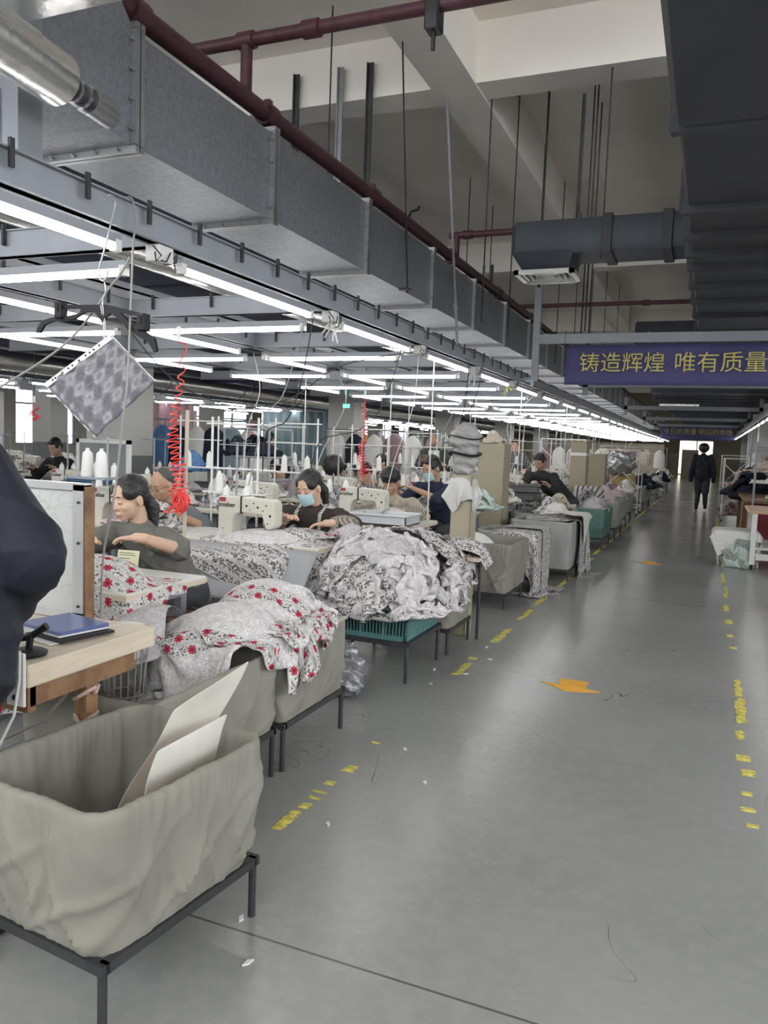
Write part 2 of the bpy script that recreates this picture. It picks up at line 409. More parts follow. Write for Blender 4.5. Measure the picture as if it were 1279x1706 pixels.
for k in range(4):
    i = .07+k*.055; f = MB()
    f.box(-1.95+i, -1.35-i, 7.98+i, 7.99+i, 3.16, 3.19); f.box(-1.95+i, -1.35-i, 8.51-i, 8.52-i, 3.16, 3.19)
    f.box(-1.95+i, -1.94+i, 7.98+i, 8.52-i, 3.16, 3.19); f.box(-1.36-i, -1.35-i, 7.98+i, 8.52-i, 3.16, 3.19)
    O('louvre', f, white_m, g, True, 0)
for x, y, z0, z1, r in ((-1.09, 7.94, 3.25, 5.02, .009), (-1.35, 8.9, 2.7, 5.6, .009), (-1.50, 9.61, 2.74, 5.6, .009), (-1.48, 10.08, 2.7, 5.6, .009), (-1.42, 8.44, 3.62, 5.02, .02), (-.38, 8.2, 3.66, 5.02, .03), (-1.99, 9.4, 3.2, 5.6, .008)):
    rod('hanger_rod', x, y, z0, z1, r, iron_m, {-1.09: 'thin rod over the middle of the black cross duct', -1.35: 'thin rod just behind the black cross duct', -1.50: 'left rod of the close pair above the slogan banner', -1.48: 'right rod of the close pair above the slogan banner', -1.42: 'short angle hanger above the square louvred diffuser', -.38: 'angle hanger near the right end of the black cross duct'}.get(x, 'thin rod beside the left end of the banner frame'), None, sq=r > .02)
# big charcoal wrapped duct on the right, seen from below
c = T('charcoal_ribbed_duct', 'huge charcoal insulated duct with ribbed joints filling the upper right corner', 'air duct', (.9, 5, 3.0))
O('duct_body', MB().box(-.27, 2.2, 1.0, 4.15, 2.96, 3.85, c=.05), ins2_m, c, True)
ys = [4.2, 5.6, 6.25, 6.8, 7.3, 8.1, 8.9, 9.8, 11.1, 12.6]
for a, b in zip(ys[:-1], ys[1:]): O('duct_section', MB().box(-.25, 2.2, a+.02, b-.02, 3.0, 3.85, c=.03), ins_m if a > 6.3 else ins2_m, c, True)
for y in ys: O('joint_band', MB().box(-.29, 2.24, y-.045, y+.045, 2.955, 3.88, c=.02), ins2_m, c, True)
# further ducts seen beyond the banners
for k, (y, zz) in enumerate(((14, 3.1), (18.5, 2.75), (24, 2.75), (30, 2.7), (38, 2.7))):
    c = T('dark_cross_duct', 'dark insulated cross duct above the aisle, %s beyond the first slogan banner' % ['first', 'second', 'third', 'fourth', 'fifth'][k], 'air duct', (0, y, 3), group='dark cross ducts beyond the banner')
    O('duct_body', MB().box(-1.3, 1.3, y, y+3.4, zz, zz+.5, c=.04), ins_m, c, True)
    for q in (.9, 1.8, 2.7): O('joint_band', MB().box(-1.34, 1.34, y+q, y+q+.08, zz-.04, zz+.54, c=.02), ins2_m, c, True)
# foil-wrapped fittings at the top left
c = T('foil_wrapped_duct', 'silver foil wrapped duct box at the upper left corner', 'air duct', (-1.95, 1.6, 3.0))
pl = MB(); pl.box(-2.5, -1.69, 1.2, 1.975, 2.69, 2.9, c=.01)
o = O('foil_box', pl, foil_m, c, True); fin(o, 0)
foil_pipe_todo = 0
c = T('foil_wrapped_pipe', 'shiny foil wrapped pipe end pointing at the galvanised duct', 'pipe', (-1.9, 1.5, 2.5))

Mp = Matrix.Translation((-2.02, 1.62, 2.60)) @ Vector((0,0,0)).to_track_quat('Z','Y').to_matrix().to_4x4() if False else None
A_ = Vector((-1.80, 1.15, 2.46)); B_ = Vector((-1.95, 1.95, 2.49))
O('pipe_shell', MB().tube([A_, B_], .082, 28, cap=False).tube([A_, B_], .078, 28), foil_m, c, True, 60)
dn = (B_-A_).normalized()
O('inner_hose', MB().tube([B_-dn*.05, B_+dn*.16], .034, 14), iron_m, c, True)
O('hose_clamp', MB().tube([B_+dn*.07, B_+dn*.085], .042, 16).tube([B_+dn*.12, B_+dn*.135], .042, 16).tube([B_+dn*.16, B_+dn*.30], .046, 14), mat('clamp_steel', (.4, .4, .42), .3, .9), c, True)
NUM = 'first second third fourth fifth sixth seventh eighth ninth tenth eleventh twelfth thirteenth fourteenth fifteenth sixteenth seventeenth eighteenth nineteenth twentieth twenty-first twenty-second twenty-third twenty-fourth twenty-fifth twenty-sixth twenty-seventh twenty-eighth twenty-ninth thirtieth thirty-first'.split()
# ================================================================ LIGHT GRID
ZT = 2.10
XL = (-2.13, -3.62, -4.98); Y0 = 2.68; PT = 1.57
def rail(x0, x1, y0, y1, z0, z1, label, group=None, bolts=None, drop=None):
    t = T('light_rail', label, 'steel rail', (x0, y0, z0), group=group)
    b = MB()
    if x1-x0 < y1-y0:
        xm = (x0+x1)/2; b.box(x0, x1, y0, y1, z0, z0+.006); b.box(x0, x1, y0, y1, z1-.006, z1); b.box(xm-.02, xm+.02, y0, y1, z0, z1)
    else:
        ym = (y0+y1)/2; b.box(x0, x1, y0, y1, z0, z0+.006); b.box(x0, x1, y0, y1, z1-.006, z1); b.box(x0, x1, ym-.02, ym+.02, z0, z1)
    O('rail_beam', b, rail_m, t, True, 0)
    if drop:
        for q in drop: O('suspension_rod', MB().cyl((x0+(x1-x0)/2, q, z1-.01), (x0+(x1-x0)/2, q, 5.6), .008, 6), iron_m, t, True, 0)
    for q in (bolts or []): O('hook_stub', MB().box(q[0]-.006, q[0]+.006, q[1]-.009, q[1]+.009, q[2]-.06, q[2]+.03), iron_m, t, True, 0)
    return t
rail(-2.17, -2.09, .6, 47, 2.17, 2.285, 'grey steel light rail nearest the aisle', bolts=[(-2.085, 1.9+.33*k, 2.28) for k in range(24)])
rail(-3.66, -3.58, 1.2, 47, 2.17, 2.285, 'grey steel light rail second from the aisle', bolts=[(-3.57, 2.4+.4*k, 2.28) for k in range(14)])
rail(-5.02, -4.94, 1.8, 47, 2.17, 2.285, 'grey steel light rail third from the aisle')
for k in range(-1, 29):
    y = Y0+PT*k
    rail(-6.4, -2.17, y-.03, y+.03, 2.165, 2.28, 'grey steel cross rail between the long light rails, %s from the camera' % NUM[k+1], 'cross rails of the light grid', bolts=[(-2.5-.45*j, y-.035, 2.27) for j in range(6)] if k < 5 else None)
for x in (-9.4, -10.9, -12.3): rail(x-.04, x+.04, 2, 47, 2.17, 2.285, 'grey steel light rail of the far left bay, %s' % {-9.4: 'right one', -10.9: 'middle one', -12.3: 'left one'}[x], 'light rails of the far left bay', drop=(5, 15, 25, 35, 45))
rail(.91, .99, 9, 47, 2.17, 2.285, 'grey steel light rail on the right of the aisle', drop=(13.3, 22.9, 28.7, 35.5, 45))
def batten():
    t = T('fluorescent_batten', 'x', 'light', (0, 0, ZT))
    O('housing', MB().box(-.014, .014, -.6, .6, .016, .05), MATS['grey_painted_steel'], t, sm=0)
    O('lamp_tube', MB().tube([(0, -.565, 0), (0, .565, 0)], .0135, 8), tube_m, t)
    for s in (-1, 1): O('lamp_holder', MB().box(-.015, .015, s*.567, s*.6, -.014, .03), white_m, t, sm=0)
    return t
bat = batten(); first = True
def place_bat(x, y, rz, z, label, group):
    global first
    o = bat if first else dup(bat)
    first = False
    o.location = (x, y, z); o.rotation_euler.z = rz; o['label'] = label; o['group'] = group
for i, X in enumerate(XL):
    nm = ('aisle-side', 'second', 'third')[i]
    for k in range(-1, 28):
        place_bat(X, Y0+PT*k+.15+.58, 0, ZT, 'lit fluorescent tube light under the %s long rail, %s from the camera' % (nm, NUM[k+1]), 'tube lights along the %s long rail' % nm)
    if i < 2:
        for k in range(-1, 28):
            place_bat((X+XL[i+1])/2-(.02 if i == 0 else 0), Y0+PT*k, PI/2, ZT-.03, 'lit tube light on the %s cross rail from the camera, %s half' % (NUM[k+1], 'aisle' if i == 0 else 'left'), 'tube lights on the cross rails')
for X in (-9.4, -10.9, -12.3):
    for k in range(0, 22):
        if X < -12 and k % 2: continue
        place_bat(X, 3.2+PT*k, 0, ZT, 'lit tube light lengthwise in the far left bay, %s in the %s file' % (NUM[k], {-9.4: 'right', -10.9: 'middle', -12.3: 'left'}[X]), 'tube lights of the far left bay')
for k in range(0, 23):
    rail(-10.9, -9.4, 2.5+PT*k-.03, 2.5+PT*k+.03, 2.14, 2.25, 'grey cross rail of the far left bay, %s from the camera' % NUM[k], 'cross rails of the far left bay')
    place_bat(-10.15, 2.5+PT*k, PI/2, ZT-.02, 'lit tube light across the far left bay, %s from the camera' % NUM[k], 'cross tube lights of the far left bay')
for k in range(18):
    place_bat(.95, 9.6+PT*k, 0, ZT, 'lit tube light on the rail right of the aisle, %s from the camera' % NUM[k], 'tube lights right of the aisle')
# wiring boxes and cable at the joints
for k in range(0, 6):
    y = Y0+PT*k
    t = T('junction_box', 'white wiring box with loose leads, %s joint of the aisle-side light rail' % NUM[k], 'junction box', (-2.13, y, 2.13), group='wiring boxes on the aisle-side rail')
    O('box', MB().box(-2.165, -2.095, y-.05, y+.05, 2.1, 2.165, c=.006), white_m, t, True)
    O('lead', MB().tube([(-2.1+.02*math.sin(a*1.3), y-.08+.012*a+.02*math.sin(a*2), 2.12+.03*math.cos(a*1.7)) for a in range(14)], .003, 5), black_m, t, True)
# posts carrying the grid from the ceiling
def post(x, y, z0, z1, w, label, group=None):
    t = T('steel_post', label, 'post', (x, y, z0), group=group)
    O('post_body', MB().box(x-w, x+w, y-w*.7, y+w*.7, z0, z1).box(x-w*1.0, x+w*.0, y-w*.75, y-w*.7, z0-.06, z0+.25), rail_m, t, True, 0)
    return t
post(-2.27, 2.08, 2.285, 5.0, .075, 'wide grey steel post standing on the light rail at the upper left')
pb = post(-1.97, 9.35, 2.2, 3.28, .04, 'grey steel post at the left end of the slogan banner frame')
O('post_bracket', MB().box(-2.12, -1.93, 9.33, 9.37, 2.20, 2.24), rail_m, pb, True, 0)
O('post_tie', MB().cyl((-1.97, 9.35, 3.25), (-1.97, 9.35, 5.6), .008, 6), iron_m, pb, True, 0)
# conduit & silver pipe above the grid
c = T('silver_overhead_pipe', 'silver foil insulated pipe running lengthwise above the light grid', 'pipe', (-3.75, 3, 2.62))
O('pipe', MB().tube([(-3.75, .5, 2.66), (-3.75, 40, 2.66)], .1, 14), foil_m, c, True)
c = T('dark_overhead_duct', 'wide dark navy duct above the second and third light rails', 'air duct', (-5.4, 3, 2.9))
O('duct_body', MB().box(-6.3, -4.3, .5, 40, 2.95, 3.5, c=.03), mat('navy_duct_wrap', (.055, .06, .11), .6, var=.1), c, True)
for k in range(12): O('joint_band', MB().box(-6.33, -4.27, 2+k*2.4, 2.06+k*2.4, 2.93, 3.52), ins2_m, c, True, 0)
c = T('dark_overhead_duct', 'dark navy duct beyond the left row of square columns', 'air duct', (-8.2, 3, 2.2))
O('duct_body', MB().box(-9.1, -7.9, .5, 46, 2.42, 3.2, c=.03), MATS['navy_duct_wrap'], c, True)
c = T('silver_overhead_pipe', 'silver foil insulated pipe below the dark duct at the left', 'pipe', (-7.9, 3, 2.28))
O('pipe', MB().tube([(-8.3, .5, 2.27), (-8.3, 46, 2.27)], .13, 14), foil_m, c, True)
for k in range(7): O('pipe_band', MB().tube([(-8.3, 4+k*2.2, 2.27), (-8.3, 4.04+k*2.2, 2.27)], .136, 14), flange_m, c, True)
# extra grey trays
for x, z, lb in ((-6.7, 2.75, 'flat grey cable tray left of the light grid'), (-4.35, 2.5, 'flat grey cable tray over the third light rail')):
    tag(O('cable_tray', MB().box(x-.12, x+.12, 1, 40, z, z+.015).box(x-.12, x-.11, 1, 40, z, z+.06).box(x+.11, x+.12, 1, 40, z, z+.06), rail_m, sm=0), lb, 'cable tray')
# ================================================================ BANNERS
def text_mesh(txt, size, depth=.002, bold=0):
    cu = bpy.data.curves.new('txt', 'FONT'); cu.body = txt; cu.size = size; cu.extrude = depth; cu.offset = bold; cu.align_x = 'CENTER'; cu.align_y = 'CENTER'
    o = bpy.data.objects.new('txt', cu); COL.objects.link(o); dg = bpy.context.evaluated_depsgraph_get()
    me = bpy.data.meshes.new_from_object(o.evaluated_get(dg)); bpy.data.objects.remove(o); bpy.data.curves.remove(cu)
    return me
def textobj(txt, size, loc, rot, m, parent, name='lettering', depth=.002, bold=0):
    me = text_mesh(txt, size, depth, bold); me.materials.clear(); me.materials.append(m)
    o = bpy.data.objects.new(name, me); COL.objects.link(o); o.location = loc; o.rotation_euler = rot; o.parent = parent
    return o
gold_m = mat('gold_lettering', (.62, .55, .16), .5)
purp_m = mat('purple_banner_cloth', (.075, .07, .19), .7, var=.15, vscale=1.2)
BY = 9.35
b = T('slogan_banner', 'purple banner with large gold slogan characters hung across the aisle', 'banner', (-1.7, BY, 2.6))
def wavy(x0, x1, z0, z1, y, n=40, a=.006):
    G = np.zeros((8, n, 3))
    for i in range(8):
        for j in range(n):
            x = x0+(x1-x0)*j/(n-1); G[i, j] = (x, y+a*math.sin(x*5+i*.4)+a*math.sin(x*11+1), z0+(z1-z0)*i/7)
    return MB().grid(G)
fin(O('banner_cloth', wavy(-1.62, 1.5, 2.16, 2.615, BY), purp_m, b, True, 180), 0, .004)
O('frame_bar', MB().box(-1.99, 1.7, BY-.03, BY+.03, 2.635, 2.74).box(-.72, -.7, BY-.035, BY+.035, 2.63, 2.745), rail_m, b, True, 0)
O('tie', MB().cyl((-1.63, BY-.03, 2.55), (-1.63, BY-.03, 2.78), .004, 5), iron_m, b, True)
textobj('铸造辉煌', .236, (-.985+1.7, -.035, -.205), (PI/2, 0, 0), gold_m, b, bold=0)
textobj('唯有质量', .236, (.04+1.7, -.035, -.205), (PI/2, 0, 0), gold_m, b, bold=0)
b2 = T('slogan_banner', 'small far purple banner with gold characters beyond the first one', 'banner', (-1.2, 35, 2.3))
fin(O('banner_cloth', wavy(-1.95, .95, 2.02, 2.66, 35), purp_m, b2, True, 180), 0, .004)
textobj('今日的质量 明日的市场', .26, (.70, -.04, .04), (PI/2, 0, 0), gold_m, b2, bold=0)
b3 = T('slogan_banner', 'purple banner with gold characters behind the light grid at the left', 'banner', (-8.3, 12, 2.3))
fin(O('banner_cloth', wavy(-9.7, -7.5, 2.36, 2.82, 11.9), purp_m, b3, True, 180), 0, .004)
textobj('细心用心', .3, (-.35, -.14, .28), (PI/2, 0, 0), gold_m, b3)
# grey frames crossing above the aisle further on
for k, y in enumerate((13.0, 19.6, 25.5, 31)):
    t = T('cross_frame', 'grey steel gantry crossing the aisle, %s beyond the slogan banner' % NUM[k], 'steel frame', (0, y, 2.3), group='gantries across the aisle')
    O('gantry', MB().box(-1.95, 1.05, y-.03, y+.03, 2.42, 2.51).box(-1.95, -1.87, y-.03, y+.03, 2.28, 2.7).box(.97, 1.05, y-.03, y+.03, 2.28, 2.7), rail_m, t, True, 0)
    if k < 2: O('foil_patch', MB().box(-1.2, -.3, y+.6, y+1.0, 2.56, 2.60), foil_m, t, True, 0)
t = T('ceiling_smoke_detector', 'small round white smoke detector on the ceiling', 'smoke detector', (-4.4, 9.0, 5.6))
O('detector_base', MB().lathe([(.07, 0), (.08, -.02), (.06, -.05)], 16), white_m, t); O('detector_dome', MB().lathe([(.04, -.05), (.035, -.07), (.01, -.08)], 12), white_m, t)
for x, y in ((-5.21, 13.4), (-5.18, 25.6)):
    t = T('sprinkler_bracket', 'hooked dark bracket hanging from the ceiling, %s' % ('near one above the galvanised duct' if y < 20 else 'far one behind the post'), 'bracket', (x, y, 5.3), group='hooked ceiling brackets')
    O('hook', MB().tube([(0, 0, 0), (0, 0, .16), (.04, 0, .22), (.16, 0, .24), (.18, 0, .31)], .02, 6), iron_m, t)
# ================================================================ FLOOR MARKINGS
def patch(cx, cy, L, w, m, label, group, rz=0, n=30, jag=.75, cat='floor tape'):
    pts = []
    for i in range(n):
        a = i/(n/2)
        if i < n/2: pts.append((-w/2*(1-jag*random.random()**2.5), -L/2+L*a/1*(1)*.999 if a < 1 else L/2))
        else: a -= 1; pts.append((w/2*(1-jag*random.random()**2.5), L/2-L*a))
    o = tag(O('floor_tape_piece', MB().prism(pts, .0005, .0025), m, sm=0, loc=(cx, cy, 0), rz=rz), label, cat, group)
    return o
def tape_line(x, segs, label, group, w=.06):
    for a, b in segs: patch(x+random.uniform(-.012, .012), (a+b)/2, b-a, w*random.uniform(.7, 1.1), yel_m, label, group)
tape_line(-1.345, [(2.38, 2.55), (2.57, 2.62), (2.66, 2.68), (2.72, 2.735), (2.8, 2.84), (2.95, 3.02), (3.3, 3.32), (4.55, 4.85), (4.95, 5.0), (5.45, 5.95), (6.3, 6.8), (7.0, 7.7), (7.8, 9.0), (9.2, 10.6), (10.9, 12.2), (12.5, 14.2), (14.6, 17), (17.4, 21), (21.5, 26)], 'worn yellow tape fragment on the floor left of the aisle', 'yellow tape on the left')
tape_line(.25, [(3.2, 3.23), (3.34, 3.38), (3.5, 3.54), (3.72, 3.8), (3.9, 3.98), (4.2, 4.34), (4.46, 4.95), (4.96, 5.35), (6.2, 6.26), (6.6, 6.68), (7.1, 7.3), (7.7, 8.0), (8.4, 9.2), (9.4, 10.2), (10.5, 14), (14.2, 19)], 'worn yellow tape fragment on the floor right of the aisle', 'yellow tape on the right')
for (x, y, lb) in ((-.66, 4.68, 'worn orange arrow sticker on the nearer part of the aisle floor'), (-.61, 10.55, 'small orange arrow sticker further along the aisle floor')):
    s = .17
    pts = [(-.09, .12), (-.03, .13), (.08, .12), (.075, -.02), (.17, -.05), (.02, -.11), (-.03, -.12), (-.1, -.06), (-.19, .0), (-.075, -.01)]
    tag(O('floor_arrow', MB().prism(pts, .0005, .003), ora_m, sm=0, loc=(x, y, 0)), lb, 'floor arrow')
tag(O('paper_scrap', MB().box(-.05, .05, -.06, .06, .001, .004), white_m, loc=(-.02, 1.47, 0), rz=.3, sm=0), 'white paper corner on the floor at the bottom edge', 'paper scrap')
for (x, y) in ((-1.17, 1.88), (-1.05, 1.72), (-1.2, 2.5), (-1.0, 3.0), (-1.3, 4.6), (-1.42, 4.3), (-1.5, 4.6), (-1.35, 5.3), (-1.25, 5.0), (-1.2, 3.3)):
    tag(O('paper_scrap', MB().prism([(-.018, -.004), (.0, -.009), (.02, .0), (.004, .008)], .0005, .005), white_m, loc=(x, y, 0), rz=random.uniform(0, 6), sm=0), 'tiny white lint scrap on the floor by the baskets', 'paper scrap', 'lint scraps on the floor')
# ================================================================ CLOTH
def sim(P, dx, dy, cols, steps=110, iters=7, g=-9.0, bend=.35, fric=.5, pin=None, damp=.97, zmin=.004):
    """position based cloth on an a x b grid, with box / ellipsoid colliders"""
    P = P.astype(float).copy(); Q = P.copy(); dt = 1/60.
    dd = math.hypot(dx, dy)
    def con(A, B, L, k):
        d = B-A; l = np.sqrt((d*d).sum(-1, keepdims=True))+1e-9
        c = d*((l-L)/l*.5*k); A += c; B -= c
    def collide(P, Q):
        for c in cols:
            if c[0] == 'box':
                ce = np.array(c[1]); h = np.array(c[2]); r = c[3]
                d = P-ce; q = np.abs(d)-(h-r); qo = np.maximum(q, 0); lo = np.sqrt((qo*qo).sum(-1)); ins = np.minimum(q.max(-1), 0)
                sd = lo+ins-r; hit = sd < 0
                if not hit.any(): continue
                n = np.sign(d)*qo; nn = n/(lo[..., None]+1e-9)
                ax = q.argmax(-1); e = np.zeros_like(P); np.put_along_axis(e, ax[..., None], 1, -1); e *= np.sign(d)
                nn = np.where(lo[..., None] > 1e-6, nn, e)
                P += np.where(hit[..., None], -sd[..., None]*nn, 0)
            else:
                ce = np.array(c[1]); h = np.array(c[2]); d = (P-ce)/h; l = np.sqrt((d*d).sum(-1, keepdims=True))+1e-9
                hit = l[..., 0] < 1
                if not hit.any(): continue
                P[hit] = (ce+(d/l)*h)[hit]
            v = (P-Q)[hit]; Q[hit] += v*fric
        lowz = P[..., 2] < zmin
        P[..., 2] = np.maximum(P[..., 2], zmin); Q[lowz] += (P-Q)[lowz]*fric
    for s in range(steps):
        V = (P-Q)*damp; V = np.clip(V, -.05, .05); Q = P.copy(); P += V; P[..., 2] += g*dt*dt
        for it in range(iters):
            for o in (0, 1):
                con(P[o:-1:2], P[o+1::2][:len(P[o:-1:2])], dx, 1); A = P[:, o:-1:2]; con(A, P[:, o+1::2][:, :A.shape[1]], dy, 1)
                A = P[o:-1:2, :-1]; con(A, P[o+1::2, 1:][:len(A)], dd, .6); A = P[o:-1:2, 1:]; con(A, P[o+1::2, :-1][:len(A)], dd, .6)
            if bend:
                for o in (0, 1, 2, 3):
                    A = P[o:-2:4]; con(A, P[o+2::4][:len(A)], 2*dx, bend); A = P[:, o:-2:4]; con(A, P[:, o+2::4][:, :A.shape[1]], 2*dy, bend)
            if pin is not None: P[pin[0]] = pin[1]
            if it % 2 == 0: collide(P, Q)
        collide(P, Q)
    return P
def sheet0(cx, cy, z, a, b, dx, dy, rz=0, shrink=1.0, amp=.0, seed=0, freq=6):
    i, j = np.meshgrid(np.arange(a), np.arange(b), indexing='ij')
    x = (i-(a-1)/2)*dx*shrink; y = (j-(b-1)/2)*dy*shrink
    c, s = math.cos(rz), math.sin(rz)
    X = cx+x*c-y*s; Y = cy+x*s+y*c
    r = np.random.default_rng(seed); Z = np.full(X.shape, float(z))
    for k in range(9):
        th = r.uniform(0, PI); f = freq*r.uniform(.6, 2.6); ph = r.uniform(0, 6.28)
        Z += amp/2*np.sin((np.cos(th)*x+np.sin(th)*y)*f*6.28+ph)/(1+.3*k)
        X = X+amp*.25*np.sin(y*f*6+ph); Y = Y+amp*.25*np.cos(x*f*5+ph)
    return np.stack([X, Y, Z], -1)
def cloth_obj(name, P, dx, dy, m, parent=None, sub=1, thick=.0025, uvo=(0, 0), world=False):
    a, b = P.shape[:2]; i, j = np.meshgrid(np.arange(a), np.arange(b), indexing='ij')
    mb = MB().grid(P, np.stack([i*dx+uvo[0], j*dy+uvo[1]], -1))
    o = O(name, mb, m, parent, world, 180); fin(o, sub, thick); return o
# ---- printed fabric
def floral(u, v, base, red=1.0, pitch=.062, dark=(.09, .085, .085), dens=.36):
    """rows of leaves and red flowers between double stripes; u runs along the rows"""
    fv = (v/pitch).fr(); row = (v/pitch).fl()
    p = vec(u, v)
    wob = (nz(p, 30, 2)-.5)*.006
    lv = vor(vec((u+wob)*1.0, (v+wob)*1.25), 62)
    stem = ((nz(p, 55, 2, .5)-.5).ab()).lt(.018)
    leaf = (lv.lt(dens)*((fv-.5).ab()).lt(.36)).mx(stem*((fv-.5).ab()).lt(.34))
    c = mix(leaf*.9, base, dark)
    green = leaf*nz(p, 25, 1).gt(.55)
    c = mix(green*.45, c, (.12, .16, .10))
    st = ((((fv-.5).ab()-.455).ab()).lt(.012)).mx(((fv-.5).ab()-.415).ab().lt(.007))
    c = mix(st*.85, c, (.13, .14, .13))
    cu = (u/.105+row*.37).fr()-.5; du = cu*.105; dv = (fv-.5)*pitch
    ang = N.m('ARCTAN2', dv, du); rr = N.m('SQRT', du*du+dv*dv)
    rad = (ang*8).sin()*.0035+.0165
    fl = rr.lt(rad); c = mix(fl*red, c, (.42, .035, .07)); c = mix(rr.lt(.0045)*red, c, (.12, .01, .02))
    return c
def lace(u, v, base=(.56, .545, .545), amp=.22):
    p = vec(u, v); w = nz(p, 20, 3, .6, 2.2); q = ((w-.5).ab()).ss(.0, .06)
    return mix(q*(amp+.2), [b*1.18 for b in base], [b*.70 for b in base])
def printed(name, zones, red=1.0, base=(.68, .66, .66), swap=False, pitch=.062, lam=.45, fb=(.66, .64, .62), dens=.36):
    def f(v_, x, y, z, b):
        u, v = (y, x) if swap else (x, y)
        c = lace(u, v, base, lam)
        if zones == 'all': c2 = floral(u, v, fb, red, pitch, dens=dens); return c2
        mk = None
        for (a, e) in zones:
            k = v.gt(a)*v.lt(e); mk = k if mk is None else mk.mx(k)
        return mix(mk, c, floral(u, v, fb, red, pitch, dens=dens))
    new = name not in MATS; m = mat(name, rough=.85, fn=f, coord_k='UV', spec=.2)
    if new:                      # soft creases plus weave
        t = m.node_tree; N.t = t; v_, x, y, z = coord('UV'); c1 = (nz(v_, 9, 3, .55, 1.2)-.5).ab(); c2 = nz(v_, 24, 3, .6, .6)
        n = t.nodes.new('ShaderNodeBump'); n.inputs['Strength'].default_value = 1.0; n.inputs['Distance'].default_value = .02
        t.links.new((c1*1.6+c2*.5+nz(v_, 300, 1)*.03).k, n.inputs['Height']); t.links.new(n.outputs[0], t.nodes['Principled BSDF'].inputs['Normal'])
    return m
pr_red = printed('floral_striped_print_red', 'all', 1.0)
pr_dark = printed('floral_striped_print_grey', 'all', .10, pitch=.08, dens=.5, fb=(.66, .63, .625))
pr_skirt = printed('lace_print_with_floral_border', [(0, .10), (.50, .62), (1.0, 1.2)], 1.0)
pr_lace = printed('pale_grey_lace_print', [(0, .045), (.47, .53)], .12, base=(.68, .65, .655), fb=(.66, .63, .63), lam=.55)
pr_mauve = printed('mauve_grey_lace_print', [(-1, -.9)], base=(.58, .55, .56), lam=.55)
pr_pink = printed('pale_pink_cotton', [(-1, -.9)], base=(.62, .52, .52), lam=.12)
pr_white = printed('plain_white_cotton', [(-1, -.9)], base=(.70, .69, .66), lam=.05)
pr_mint = printed('pale_mint_cotton', [(-1, -.9)], base=(.50, .58, .54), lam=.08)
pr_navy = printed('dark_navy_cloth', [(-1, -.9)], base=(.02, .025, .04), lam=.1)
pr_beige = printed('beige_cloth', [(-1, -.9)], base=(.52, .46, .38), lam=.1)
canvas_m = mat('grey_green_canvas', (.25, .24, .205), .85, var=.1, vscale=4, bump=.2, bscale=25, spec=.15)
canvas2_m = mat('grey_canvas', (.34, .34, .32), .85, var=.08, vscale=4, bump=.2, bscale=25, spec=.15)
teal_m = mat('teal_plastic', (.09, .20, .20), .4, var=.08, vscale=5)
green_m = mat('grey_green_plastic', (.09, .19, .16), .5, var=.1, vscale=5)
wood_m = mat('light_laminate_wood', fn=lambda v, x, y, z, b: mix(nz(vec(x*8, y*1.2, z*8), 5, 4, .6).ss(.35, .7), (.58, .50, .38), (.66, .58, .46)), rough=.45)
wood2_m = mat('brown_wood', fn=lambda v, x, y, z, b: mix(nz(vec(x*9, y*2, z*2), 5, 4, .6).ss(.3, .7), (.15, .075, .035), (.30, .17, .08)), rough=.55)
lam_m = mat('pale_laminate_top', (.62, .62, .58), .4, var=.03)
